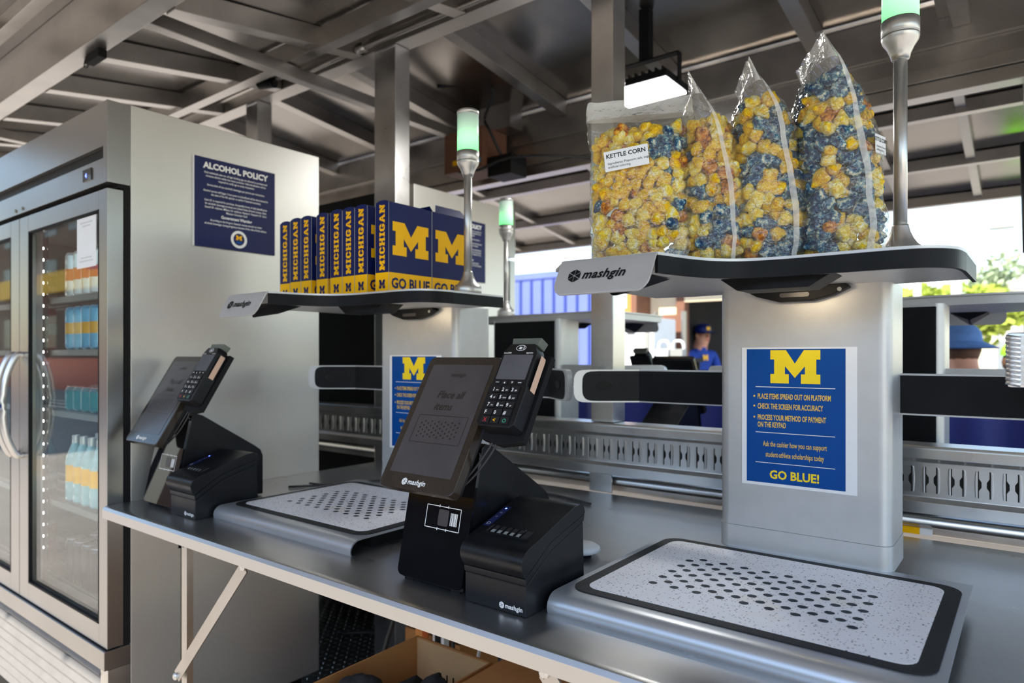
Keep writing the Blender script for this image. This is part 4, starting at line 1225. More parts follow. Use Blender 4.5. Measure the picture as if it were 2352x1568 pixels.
def bag(loc, yaw, w, d, h, fill, lean, sd, label, blue, label_at=None, seam=None, dens=1.0):
    t = local('popcorn_bag', loc, label, 'bag', yaw, 'bags of kettle corn on the kiosk')
    r = random.Random(sd)
    N, Mv = 44, 26
    vs, fs = [], []
    for j in range(Mv + 1):
        for i in range(N): vs.append(shell(2 * PI * i / N, j / Mv, w, d, h, lean, sd))
    for j in range(Mv):
        for i in range(N): fs.append((j * N + i, j * N + (i + 1) % N, (j + 1) * N + (i + 1) % N, (j + 1) * N + i))
    fs.append(tuple(range(N - 1, -1, -1)))
    top = int(Mv * .90)
    m = MB(); m.smooth = True; m.add(vs, [f for f in fs if len(f) > 4 or f[0] // N < top]); m.build('film', 'clear_film', t, fixn=False)
    m = MB(); m.smooth = True; m.add(vs, [f for f in fs if len(f) == 4 and f[0] // N >= top]); m.build('top_seal', 'film_seal', t, fixn=False)
    if seam is not None:
        a = []
        for j in range(Mv + 1):
            c = shell(seam, j / Mv, w, d, h, lean, sd); c2 = shell(seam + .16, j / Mv, w, d, h, lean, sd)
            o_ = Vector((math.cos(seam), math.sin(seam) * 1.0, 0)) * .0016
            a += [c + o_, c.lerp(c2, .9 * min(1, .011 / max(1e-4, (c2 - c).length))) + o_ * 2.2]
        m = MB(); m.smooth = True; m.add(a, [(2 * j, 2 * j + 1, 2 * j + 3, 2 * j + 2) for j in range(Mv)]); m.build('fin_seam', 'film_seal', t, fixn=False)
    for sgn in (-1, 1):                                 # folded gusset corners at the foot
        m = MB(); y = -d / 2 * .98; x = sgn * w / 2 * .90
        m.add([(x, y - .004, .002), (x - sgn * .055, y - .004, .002), (x - sgn * .004, y - .003, .058), (x + sgn * .008, y, .03)], [(0, 1, 2), (0, 2, 3)]); m.build('foot_gusset', 'clear_film', t, fixn=False)
    # inner heap
    vs, fs = [], []
    K, J = 28, 14
    for j in range(J + 1):
        for i in range(K):
            s = j / J * fill * .96 + .012
            p = shell(2 * PI * i / K, s, w, d, h, lean, sd, 0)
            c = Vector((lean[0] * s ** 4, lean[1] * s ** 4, p.z)); kx = .42 * (1 - .55 * max(0, j / J - .8) / .2)
            q = c + (p - c) * kx
            q += Vector((r.uniform(-1, 1), r.uniform(-1, 1), r.uniform(-.4, .4))) * .004
            vs.append(q)
    for j in range(J):
        for i in range(K): fs.append((j * K + i, j * K + (i + 1) % K, (j + 1) * K + (i + 1) % K, (j + 1) * K + i))
    fs += [tuple(range(K - 1, -1, -1)), tuple(J * K + i for i in range(K))]
    m = MB(); m.smooth = True; m.add(vs, fs); tag(m.build('popcorn_fill', 'pop_fill', t, fixn=False), kind='stuff')
    # loose popcorn against the film
    rot = Matrix.Rotation(yaw, 3, 'Z'); pts = []
    tries = 0
    maxn = 295
    while tries < 22000 and len(pts) < maxn:
        tries += 1
        inner = tries > 9000
        u, s = r.uniform(0, 2 * PI), r.uniform(.02, fill)
        if r.random() < .7:
            xn = r.uniform(-1, 1); cc = math.copysign(abs(xn) ** 1.5, xn); u = math.atan2(r.choice((-1, 1)) * math.sqrt(max(0, 1 - cc * cc)), cc)
        p = shell(u, s, w, d, h, lean, sd, 0)
        c = Vector((lean[0] * s ** 4, lean[1] * s ** 4, p.z))
        nrm = (p - c); nl = nrm.length
        if s > fill - .05 and r.random() < .75:          # heap top
            p = c + nrm * r.uniform(0, .85)
        rad = r.uniform(.0125, .0172)
        if nl > 1e-4: p = p - nrm / nl * min(nl * .7, rad * (1.9 if inner else 1.05))
        p.z = max(p.z, rad)
        wn_ = rot @ Vector((math.cos(u) / w, math.sin(u) / d, 0)).normalized()
        wp = rot @ p + Vector(loc)
        vd = (CAMP - wp).normalized()
        if wn_.dot(vd) < -.25 and s < fill - .06: continue
        if any((p - q[0]).length < (rad + q[1]) * .58 for q in pts): continue
        pts.append((p, rad))
    for p, rad in pts:
        bl = mnoise.noise(p * 16 + Vector((sd * 3.3, 0, 0))) * .5 + .5
        x = r.random()
        if bl + r.uniform(-.18, .18) < blue: k = 'pop_blue'
        else: k = 'pop_yellow' if x < .50 else ('pop_pale' if x < .90 else 'pop_amber')
        o = bpy.data.objects.new('popcorn', r.choice(KM[k])); COL.objects.link(o); o.parent = t
        o.location = p; o.rotation_euler = (r.uniform(0, 6.3), r.uniform(0, 6.3), r.uniform(0, 6.3)); o.scale = (rad * .98,) * 3
    if label_at is not None:
        u, s, lw, lh, tilt = label_at
        c = shell(u, s, w, d, h, lean, sd)
        n = Vector((math.cos(u) / w, math.sin(u) / d, 0)).normalized()
        ax = Vector((-n.y, n.x, 0)); ay = Vector((0, 0, 1))
        ax, ay = ax * math.cos(tilt) + ay * math.sin(tilt), ay * math.cos(tilt) - ax * math.sin(tilt)
        c = c + n * (.007 if lw > .05 else .001)
        m = MB()
        q = [c - ax * lw / 2 - ay * lh / 2, c + ax * lw / 2 - ay * lh / 2, c + ax * lw / 2 + ay * lh / 2, c - ax * lw / 2 + ay * lh / 2]
        m.add([p + n * .0006 for p in q] + [p - n * .0006 for p in q], [(0, 1, 2, 3), (7, 6, 5, 4), (0, 4, 5, 1), (1, 5, 6, 2), (2, 6, 7, 3), (3, 7, 4, 0)]); lb = m.build('label_sticker', 'paper', t)
        m = MB(); o_ = c + n * .0009
        m.text('KETTLE CORN', o_ + ay * lh * .14, ax, ay, lh * .30, .02, 0, 1, 'CENTER')
        m.text('Ingredients: Popcorn, salt, sugar,', o_ - ax * lw * .43 - ay * lh * .18, ax, ay, lh * .165, 0, 0, 1)
        m.text('artificial coloring', o_ - ax * lw * .43 - ay * lh * .36, ax, ay, lh * .165, 0, 0, 1)
        m.build('label_print', 'black_matte', lb)
    return t
bag((-.572, 1.125, SHELF), math.radians(24), .182, .095, .310, .80, (-.004, .006), 3, 'front facing bag of yellow popcorn with a white label, at the left end', .30, (math.radians(-102), .60, .078, .036, math.radians(6)))
bag((-.463, 1.205, SHELF), math.radians(112), .150, .105, .330, .76, (.0, .045), 11, 'narrow bag of mostly yellow popcorn, second from the left', .27, None, math.radians(195))
bag((-.380, 1.245, SHELF), math.radians(118), .150, .118, .345, .80, (.0, .045), 19, 'bag of blue and yellow popcorn, third from the left', .52, None, math.radians(192))
bag((-.270, 1.270, SHELF), math.radians(120), .150, .128, .365, .84, (.004, .045), 27, 'tallest bag of blue and yellow popcorn, beside the light pole', .50, (math.radians(226), .50, .044, .030, math.radians(4)), math.radians(188))
bag((-.405, 1.405, SHELF), math.radians(28), .180, .085, .325, .74, (0, 0), 35, 'popcorn bag mostly hidden behind the third and fourth bags', .25)

# ================================================================== ROOF FITTINGS
def flood(loc, label, tilt=0.0, on='flood_white', sx=.13, sy=.10):
    t = thing('flood_lamp', loc, label, 'lamp')
    x, y, z = loc
    m = MB(); m.box(x - sx, x + sx, y - sy, y + sy, z + .006, z + .034); b_ = m.build('housing', 'black_satin', t, bevel=.004)
    for i in range(9):
        m = MB(); m.box(x - sx + .02 + .027 * i, x - sx + .025 + .027 * i, y - sy + .01, y + sy - .01, z + .034, z + .050); m.build('cooling_fin', 'black_satin', b_)
    m = MB(); m.box(x - sx + .008, x + sx - .008, y - sy + .008, y + sy - .008, z, z + .0055); m.build('lens', on, t)
    m = MB(); m.bar((x - sx - .006, y, z + .018), (x - sx - .006, y, z + .12), .03, .004, (1, 0, 0)); m.bar((x + sx + .006, y, z + .018), (x + sx + .006, y, z + .12), .03, .004, (1, 0, 0)); m.box(x - sx - .008, x + sx + .008, y - .015, y + .015, z + .12, z + .125)
    m.box(x - .02, x + .02, y - .02, y + .02, z + .125, H + 1.32)
    m.build('bracket', 'black_satin', t)
    m = MB(); m.lathe([(.010, 0), (.010, .012)], (0, 0, 0), 10); m.v = [(x - sx - .009 - q[2], y + q[0], z + .02 + q[1]) for q in m.v]; m.build('pivot_bolt', 'satin_steel', t)
    return t
flood((-1.175, 2.36, P(1.00)), 'lit square floodlight hanging above the left popcorn bag')
# conduit on the ridge beam, camera, boxes
m = MB(); m.tube(smooth_outline([(-3.4, 1.826, P(1.30)), (-2.95, 1.826, P(1.30)), (-2.75, 1.826, P(1.29)), (-2.62, 1.826, P(1.262)), (-2.40, 1.826, P(1.266)), (-2.0, 1.826, P(1.266)), (-1.49, 1.826, P(1.262))], 6), .011, 10)
t = thing('conduit', (-2.4, 1.826, P(1.26)), 'grey metal conduit running along the roof ridge beam', 'conduit')
m.build('pipe', 'mill_aluminium', t, smooth=True)
for x in (-1.495, -2.20):
    m = MB(); m.tube([(x - .025, 1.826, P(1.264)), (x + .025, 1.826, P(1.264))], .0155, 10); m.build('coupling', 'satin_steel', t, smooth=True)
    m = MB(); m.box(x - .008, x + .008, 1.8355, 1.8585, P(1.262), P(1.30)); m.build('clip', 'satin_steel', t)
t = thing('roof_camera', (-2.70, 1.70, P(1.26)), 'small black camera clipped under the roof above the fridge', 'camera')
m = MB(); m.tube([(-2.74, 1.70, P(1.215)), (-2.66, 1.72, P(1.205))], [.026, .022], 14); b_ = m.build('camera_body', 'black_satin', t)
m = MB(); m.tube([(-2.66, 1.72, P(1.205)), (-2.652, 1.722, P(1.204))], .015, 12); m.build('lens', 'black_gloss', b_)
m = MB(); m.box(-2.725, -2.695, 1.69, 1.72, P(1.23), P(1.30)); m.build('mount', 'mill_aluminium', t)
t = thing('roof_sensor', (-2.80, 1.05, P(1.10)), 'flat black sensor box under the front header beam', 'sensor')
m = MB(); m.box(-2.86, -2.74, 1.04, 1.07, P(1.108), P(1.139)); m.build('sensor_case', 'black_matte', t, bevel=.002)
m = MB(); m.tube(smooth_outline([(-2.86, 1.055, P(1.125)), (-2.885, 1.055, P(1.105)), (-2.91, 1.055, P(1.12)), (-2.90, 1.055, P(1.139))], 4), .003, 8); m.build('sensor_lead', 'rubber_cable', t, smooth=True)
t = thing('junction_box', (-2.32, 2.62, P(.96)), 'tan electrical box with stickers under the roof behind the wide post', 'box')
m = MB(); m.box(-2.46, -2.20, 2.60, 2.80, P(.95), P(1.16)); b_ = m.build('case', 'wood_dark', t, bevel=.004)
m = MB(); m.box(-2.30, -2.21, 2.5985, 2.5995, P(.975), P(1.0)); m.build('blue_sticker', 'can_blue', b_)
m = MB(); m.box(-2.40, -2.31, 2.5985, 2.5995, P(.985), P(1.01)); m.build('yellow_sticker', 'maize', b_)
m = MB(); m.box(-2.19, -2.04, 2.63, 2.76, P(.90), P(1.0)); m.build('transformer', 'black_matte', t, bevel=.003)
m = MB(); m.box(-2.3, -2.1, 2.70, 2.80, P(1.161), P(1.32)); m.build('hanger', 'mill_aluminium', t)
cable('roof_cable', [(-2.12, 2.66, P(1.0)), (-2.15, 2.60, P(1.12)), (-2.2, 2.62, P(1.2)), (-2.1, 2.55, P(1.31)), (-2.32, 2.4, P(1.318))], .008, 'black cable drooping from the roof box behind the status light')
cable('roof_cable', [(-2.35, 2.59, P(.94)), (-2.2, 2.58, P(.93)), (-2.05, 2.62, P(.97)), (-1.85, 2.7, P(.965)), (-1.7, 2.84, P(.96))], .007, 'black cable looping below the tan electrical box')
# gas strut at the right edge
t = thing('gas_strut', (.02, 2.98, P(.3)), 'black gas strut with a silver rod at the right edge', 'strut')
m = MB(); m.tube([(-.008, 2.98, P(1.14)), (.004, 2.98, P(.74))], .028, 12); m.build('rod', 'bright_aluminium', t, smooth=True)
m = MB(); m.tube([(.004, 2.98, P(.745)), (.012, 2.98, P(.36))], .043, 16); m.build('cylinder', 'black_satin', t, smooth=True)
m = MB(); m.tube([(.012, 2.98, P(.36)), (.013, 2.98, P(.325))], .030, 14); m.build('end_cap', 'black_gloss', t, smooth=True)
# welded bracket on its own post just outside the frame
t = thing('welded_bracket', (.02, 1.42, CT), 'bright welded aluminium bracket with ribbed bead at the right edge', 'bracket')
m = MB(); m.box(-.034, .050, 1.335, 1.375, P(-.052), P(.036)); b_ = m.build('bracket_block', 'weld_white', t, bevel=.006)
for i in range(11):
    m = MB(); m.tube([(-.035, 1.3335, P(-.043) + .0072 * i), (-.016, 1.3315, P(-.047) + .0072 * i)], .0040, 8); m.build('weld_ripple', 'weld_white', b_, smooth=True)
m = MB(); m.box(.050, .090, 1.335, 1.375, CT, P(.06)); m.build('stub_post', 'bright_aluminium', t, bevel=.003)

# ================================================================== UNDER THE COUNTER
def carton(x0, x1, y0, y1, h, label, flaps=()):
    t = thing('cardboard_box', ((x0 + x1) / 2, (y0 + y1) / 2, 0), label, 'box', group='cardboard boxes under the counter')
    w = .005
    for a in ((x0, x0 + w, y0, y1), (x1 - w, x1, y0, y1), (x0 + w, x1 - w, y0, y0 + w), (x0 + w, x1 - w, y1 - w, y1)):
        m = MB(); m.box(a[0], a[1], a[2], a[3], 0.004, h); m.build('side_panel', 'cardboard', t)
    m = MB(); m.box(x0 + w, x1 - w, y0 + w, y1 - w, .001, .006); m.build('base_panel', 'cardboard_inner', t)
    m = MB(); m.box(x0 + w, x1 - w, y1 - w - .0012, y1 - w - .0002, .01, h - .004); m.build('inner_liner', 'cardboard_inner', t)
    return t
c1 = carton(-1.305, -1.045, .905, 1.275, .50, 'open cardboard box holding black clothing, under the counter centre')
m = MB()
for i in range(6): m.box(-1.215 + .022 * i, -1.211 + .022 * i, 1.2675, 1.2684, .400, .428)
m.build('printed_marks', 'black_satin', c1)
c2 = carton(-.985, -.60, 1.00, 1.50, .53, 'brown cardboard box further right under the counter')
m = MB(); m.box(-.9845, -.5995, .999, 1.501, .531, .537); m.build('closed_lid', 'cardboard', c2)
carton(-1.665, -1.42, 1.57, 1.76, .34, 'low cardboard box at the back under the counter')
t = thing('black_jacket', (-1.17, 1.08, .01), 'black crumpled jacket stuffed in the open cardboard box', 'jacket')
def lump(c, r, sd, n=3):
    bm = bmesh.new(); bmesh.ops.create_icosphere(bm, subdivisions=n, radius=1)
    for v in bm.verts:
        d = v.co.copy(); k = 1 + .28 * mnoise.noise(d * 2.2 + Vector((sd, 0, 0))) + .14 * mnoise.noise(d * 6 + Vector((0, sd, 0)))
        v.co = Vector((c[0] + d.x * r[0] * k, c[1] + d.y * r[1] * k, c[2] + d.z * r[2] * k))
    vs = [tuple(v.co) for v in bm.verts]; fs = [tuple(v.index for v in f.verts) for f in bm.faces]; bm.free()
    return vs, fs
m = MB(); m.smooth = True
m.add(*lump((-1.175, 1.085, .27), (.112, .160, .20), 3)); m.build('jacket_body', 'cloth_black', t, fixn=False)
m = MB(); m.smooth = True; m.add(*lump((-1.20, .985, .445), (.075, .062, .085), 8)); m.build('hood', 'cloth_black', t, fixn=False)
m = MB(); m.smooth = True; m.add(*lump((-1.105, 1.13, .43), (.05, .06, .07), 5)); m.build('sleeve', 'cloth_black', t, fixn=False)
m = MB(); m.box(-1.545, -1.515, 1.50, 1.53, 0, CT - .047)
tag(m.build('wood_batten', 'wood', bevel=.001, loc=(-1.53, 1.515, 0)), 'thin upright wooden batten behind the open cardboard box', 'batten')
t = thing('power_strip', (-1.475, 1.545, 0), 'white upright power strip with red switch under the counter', 'power strip')
m = MB(); m.box(-1.50, -1.45, 1.53, 1.555, 0, .44); b_ = m.build('strip_case', 'white_plastic', t, bevel=.004)
m = MB(); m.box(-1.487, -1.463, 1.526, 1.5305, .392, .412); m.build('switch', 'led_red', b_)
for i in range(3):
    m = MB(); m.box(-1.487, -1.463, 1.5275, 1.5305, .345 - .06 * i, .375 - .06 * i); m.build('socket', 'black_matte', b_)
cable('floor_cable', [(-1.62, 1.50, .50), (-1.66, 1.52, .40), (-1.70, 1.50, .25), (-1.72, 1.45, .02)], .008, 'grey cable looping beside the upright wooden batten')
cable('floor_cable', [(-1.40, 1.50, .01), (-1.385, 1.50, .25), (-1.40, 1.52, .45), (-1.39, 1.53, .60)], .006, 'black cable rising beside the white power strip')
cable('floor_cable', [(-1.33, 1.50, .01), (-1.335, 1.52, .22), (-1.31, 1.54, .40), (-1.34, 1.55, .60)], .005, 'white cable rising right of the power strip', 'white_plastic')
cable('floor_cable', [(-2.06, 1.62, .012), (-2.0, 1.80, .012), (-2.1, 2.0, .012), (-2.3, 2.02, .012), (-2.45, 1.9, .012)], .008, 'black cable lying on the tread floor near the fridge back')
cable('floor_cable', [(-2.35, 1.80, .70), (-2.33, 1.80, .45), (-2.27, 1.81, .35), (-2.19, 1.82, .42), (-2.16, 1.845, .5)], .008, 'black cable sagging against the foot of the wide post')

# ================================================================== FAR SIDE COUNTER
t = thing('serving_counter', (-.5, 2.5, 0), 'far serving counter on the other side of the slotted rail', 'counter')
m = MB(); m.box(-2.04, 1.2, 1.957, 2.985, CT - .035, CT - .0005); m.build('worktop', 'brushed_steel', t, bevel=.003)
m = MB(); m.box(-1.98, -1.95, 2.90, 2.93, 0, CT - .036); m.build('leg', 'mill_aluminium', t)
m = MB(); m.box(1.1, 1.13, 2.90, 2.93, 0, CT - .036); m.build('leg', 'mill_aluminium', t)
vs, fs = [], []
nx_ = 120
for i in range(nx_ + 1):
    x = -1.98 + 3.2 * i / nx_
    for z in (P(-.07), P(-.45), -.38):
        vs.append((x, 3.10 + .018 * math.sin(i * .9) + .012 * math.sin(i * .37 + z), z))
for i in range(nx_):
    for j in range(2): fs.append((3 * i + j, 3 * i + 3 + j, 3 * i + 4 + j, 3 * i + 1 + j))
m = MB(); m.smooth = True; m.add(vs, fs); m.add([(p[0], p[1] + .004, p[2]) for p in vs], [tuple(reversed(f)) for f in fs])
tag(m.build('blue_skirt', 'tarp_blue', fixn=False, loc=(-.4, 3.1, -.38)), 'deep blue cloth skirt hanging beyond the far counter', 'cloth')

# ================================================================== OUTDOORS
G = -.40
t = thing('shipping_container', (-9.4, 13.2, G), 'pale blue corrugated container standing outdoors behind the stand', 'container')
m = MB(); m.box(-12.2, -6.9, 12.0, 14.4, G + .1, P(1.66)); m.build('body', 'container_blue', t)
m = MB(); m.box(-12.2, -6.88, 11.97, 14.42, P(1.66), P(1.80)); m.build('top_rail', 'container_blue', t)
m = MB(); m.box(-12.2, -6.88, 11.97, 14.42, G, G + .2); m.build('bottom_rail', 'container_line', t)
for i in range(18):
    x = -12.0 + .295 * i
    m = MB(); m.box(x, x + .05, 11.975, 12.0, G + .2, P(1.66)); m.build('rib', 'container_line', t)
m = MB(); m.lathe([(1.0, G), (1.0, P(2.6)), (.9, P(2.95)), (.5, P(3.15)), (.0, P(3.2))], (-10.6, 19.0, 0), 24, False)
tag(m.build('white_tank', 'house_white', smooth=True, loc=(-10.6, 19.0, G)), 'round white tank rising behind the blue container', 'tank')
# neighbouring food hut
t = thing('food_hut', (-2.6, 9.2, G), 'wooden food hut with a dark serving opening, seen past the kiosk', 'hut')
def hx(u, Y):
    k = (u - 1176) / 1550.0; s, c = math.sin(math.radians(37.7)), math.cos(math.radians(37.7))
    return Y * (-s + k * c) / (c + k * s)
Y0 = 7.0
XE = hx(1800, Y0)
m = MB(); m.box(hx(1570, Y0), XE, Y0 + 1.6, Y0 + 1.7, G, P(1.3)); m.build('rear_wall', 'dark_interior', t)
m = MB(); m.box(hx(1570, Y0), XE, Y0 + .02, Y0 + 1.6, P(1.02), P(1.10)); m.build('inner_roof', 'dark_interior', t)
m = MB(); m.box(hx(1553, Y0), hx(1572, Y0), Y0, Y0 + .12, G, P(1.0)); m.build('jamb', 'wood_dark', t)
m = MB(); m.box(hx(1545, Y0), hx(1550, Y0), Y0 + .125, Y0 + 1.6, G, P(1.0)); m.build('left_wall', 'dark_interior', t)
m = MB(); m.box(hx(1572, Y0), XE, Y0, Y0 + .1, P(.58), P(1.0)); m.build('fascia', 'cream_wall', t)
m = MB(); m.box(hx(1490, Y0), hx(1552, Y0), Y0 + .05, Y0 + .12, G, P(1.0)); m.build('cream_panel', 'cream_wall', t)
m = MB(); m.box(hx(1447, Y0), hx(1478, Y0), Y0 - .3, Y0 - .2, G, P(1.0)); m.build('orange_panel', 'wood', t)
m = MB(); m.box(hx(1478, Y0), hx(1490, Y0), Y0 - .3, Y0 + .1, G, P(1.0)); m.build('corner_post', 'wood_dark', t)
m = MB(); m.box(hx(1572, Y0), XE, Y0, Y0 + .05, G, P(-.25)); m.build('serving_ledge', 'black_matte', t)
m = MB(); m.box(hx(1458, Y0), hx(1468, Y0), Y0 - .305, Y0 - .301, P(.52), P(.70)); m.build('paper_note', 'paper', t)
m = MB(); m.box(hx(1440, Y0), XE + .05, Y0 - .35, Y0 + 1.75, P(1.001), P(1.06)); m.build('roof', 'wood_dark', t)
Y1 = 5.95
t = thing('white_cabinet', (hx(1470, Y1), Y1, G), 'white cabinet with a grey strip standing outside by the hut', 'cabinet')
m = MB(); m.box(hx(1425, Y1), hx(1502, Y1), Y1, Y1 + .5, G, P(.36)); b_ = m.build('case', 'white_plastic', t, bevel=.01)
m = MB(); m.box(hx(1482, Y1), hx(1492, Y1), Y1 - .012, Y1 - .001, P(-.10), P(.34)); m.build('grey_strip', 'grey_plastic', b_)
m = MB(); m.box(hx(1440, Y1), hx(1458, Y1), Y1 - .02, Y1 - .001, P(.22), P(.36)); m.build('dark_window', 'black_gloss', b_)
t = thing('mesh_board', (hx(1537, 6.55), 6.55, G), 'brown display board standing left of the capped worker', 'board')
m = MB(); m.box(hx(1505, 6.55), hx(1566, 6.55), 6.55, 6.60, P(-.3), P(.42)); m.build('panel', 'wood_dark', t)
m = MB(); m.box(hx(1566, 6.55), hx(1571, 6.55), 6.53, 6.61, G, P(.45)); m.box(hx(1503, 6.55), hx(1506, 6.55), 6.53, 6.61, G, P(.45)); m.build('frame', 'mill_aluminium', t)
t = thing('outdoor_table', (hx(1540, 5.9), 6.0, G), 'dark table beyond the stand carrying the white carriers', 'table')
m = MB(); m.box(hx(1507, 5.9), hx(1582, 5.9), 5.75, 6.25, P(-.07), P(-.03)); m.build('table_top', 'black_matte', t)
for x in (hx(1509, 5.9), hx(1577, 5.9) - .04):
    for y in (5.78, 6.18):
        m = MB(); m.box(x, x + .04, y, y + .04, G, P(-.071)); m.build('leg', 'black_matte', t)
def carrier(u, label, col):
    x = hx(u, 5.95)
    t = thing('food_carrier', (x, 5.95, P(-.03)), label, 'carrier', group='white carriers on the outdoor table')
    m = MB(); m.box(x - .062, x + .062, 5.90, 6.0, P(-.03), P(.055)); m.build('carrier_box', col, t, bevel=.008)
    pts = [(x - .055, 5.95, P(.05)), (x - .05, 5.95, P(.10)), (x - .025, 5.95, P(.128)), (x + .025, 5.95, P(.128)), (x + .05, 5.95, P(.10)), (x + .055, 5.95, P(.05))]
    m = MB(); m.tube(smooth_outline(pts, 4), .013, 8); m.build('handle', 'white_plastic', t, smooth=True)
carrier(1525, 'white handled carrier left on the outdoor table', 'white_plastic')
carrier(1558, 'carrier with a grey lower box, nearer to the capped worker', 'grey_plastic')

# unseen stalls behind the viewer, added to darken the horizon and its reflections
def stall(x0, x1, y0, y1, h, wall, roof, label):
    t = thing('added_stall', ((x0 + x1) / 2, (y0 + y1) / 2, G), label, 'stall', group='stalls added behind the viewer')
    m = MB(); m.box(x0, x1, y0, y1, G, G + .9); m.build('lower_wall', wall, t)
    m = MB(); m.box(x0, x1, y0, y0 + .1, G + .9, G + h); m.build('rear_wall', 'dark_interior', t)
    for x in (x0, x1 - .1):
        m = MB(); m.box(x, x + .1, y1 - .1, y1, G + .9, G + h); m.build('post', 'mill_aluminium', t)
    m = MB(); m.box(x0 - .2, x1 + .2, y0 - .2, y1 + .3, G + h, G + h + .35); m.build('roof', roof, t)
t = thing('added_building', (-30, -14, G), 'tall brown building added out of view to darken the fridge glass', 'building')  # unseen block, added so the fridge glass mirrors less bright sky
m = MB(); m.box(-48, -15.5, -18, -11, G, 10.0); b_ = m.build('wall', 'wood_dark', t)
for i in range(10):
    for j in range(3):
        m = MB(); m.box(-46 + 3.1 * i, -44.4 + 3.1 * i, -11.0, -10.96, 1.6 + 2.8 * j, 3.2 + 2.8 * j); m.build('window', 'screen_dark', b_)
m = MB(); m.box(-48, -27, -10.99, -10.6, G, 1.1); m.build('plinth', 'can_red', t)
m = MB(); m.box(-46, -22, -10.95, -10.7, 4.3, 5.3); m.build('banner', 'maize', t)
stall(-14.8, -5.2, -9.5, -7.0, 2.7, 'navy', 'maize', 'yellow roofed stall added behind the viewer to darken reflections')
stall(-4.6, -.4, -9.8, -7.2, 2.9, 'wood_dark', 'navy', 'navy roofed stall added behind the viewer to darken reflections')
stall(.4, 5.4, -9.6, -7.1, 2.8, 'navy', 'wood_dark', 'brown roofed stall added behind the viewer to darken reflections')
# people ---------------------------------------------------------------------
def person(loc, rotz, joints, edges, regions, head, label, extra):
    """skinned continuous body; regions(z, x, y)->material index"""
    me = bpy.data.meshes.new('body')
    keys = list(joints)
    me.from_pydata([joints[k][:3] for k in keys], [(keys.index(a), keys.index(b)) for a, b in edges], [])
    ob = bpy.data.objects.new('tmp', me); COL.objects.link(ob)
    md = ob.modifiers.new('skin', 'SKIN'); md.use_smooth_shade = True
    for i, k in enumerate(keys):
        r = joints[k][3]; v = me.skin_vertices[0].data[i]
        v.radius = r if isinstance(r, tuple) else (r, r); v.use_root = (k == 'pelvis')
    sb = ob.modifiers.new('sub', 'SUBSURF'); sb.levels = 2
    dg = bpy.context.evaluated_depsgraph_get(); dg.update()
    bm_ = bpy.data.meshes.new_from_object(ob.evaluated_get(dg))
    bpy.data.objects.remove(ob)
    body = bpy.data.objects.new('person', bm_); COL.objects.link(body)
    for k in regions[0]: bm_.materials.append(MATS[k])
    for p in bm_.polygons:
        p.material_index = regions[1](p.center); p.use_smooth = True
    body.location = loc; body.rotation_euler = (0, 0, rotz)
    ABS[body.name] = Vector((0, 0, 0))
    tag(body, label, 'person')
    hx_, hy_, hz_ = head
    # face: faces local -Y
    def ell(c, r, n=2, mat='skin', name='nose'):
        bm = bmesh.new(); bmesh.ops.create_icosphere(bm, subdivisions=n, radius=1)
        m = MB(); m.smooth = True; m.add([(c[0] + v.co.x * r[0], c[1] + v.co.y * r[1], c[2] + v.co.z * r[2]) for v in bm.verts], [tuple(v.index for v in f.verts) for f in bm.faces]); bm.free()
        return m.build(name, mat, body, fixn=False)
    ell((hx_, hy_ - .100, hz_ - .015), (.014, .022, .020), 2, 'skin', 'nose')
    for s_ in (-1, 1):
        ell((hx_ + s_ * .032, hy_ - .085, hz_ + .012), (.011, .008, .007), 2, 'house_white', 'eye')
        ell((hx_ + s_ * .032, hy_ - .092, hz_ + .012), (.005, .003, .005), 1, 'dark_interior', 'pupil')
        ell((hx_ + s_ * .078, hy_ + .005, hz_ - .005), (.010, .020, .030), 2, 'skin', 'ear')
    ell((hx_, hy_ - .090, hz_ - .055), (.024, .008, .006), 2, 'can_red', 'mouth')
    extra(body, ell, head)
    return body
E_ = [('pelvis', 'waist'), ('waist', 'chest'), ('chest', 'neck'), ('neck', 'skull'), ('skull', 'crown'), ('chest', 'shl'), ('shl', 'ell'), ('ell', 'wrl'), ('wrl', 'hal'), ('chest', 'shr'), ('shr', 'elr'), ('elr', 'wrr'), ('wrr', 'har'),
      ('pelvis', 'hil'), ('hil', 'knl'), ('knl', 'anl'), ('anl', 'tol'), ('pelvis', 'hir'), ('hir', 'knr'), ('knr', 'anr'), ('anr', 'tor')]
def fingers():
    return []
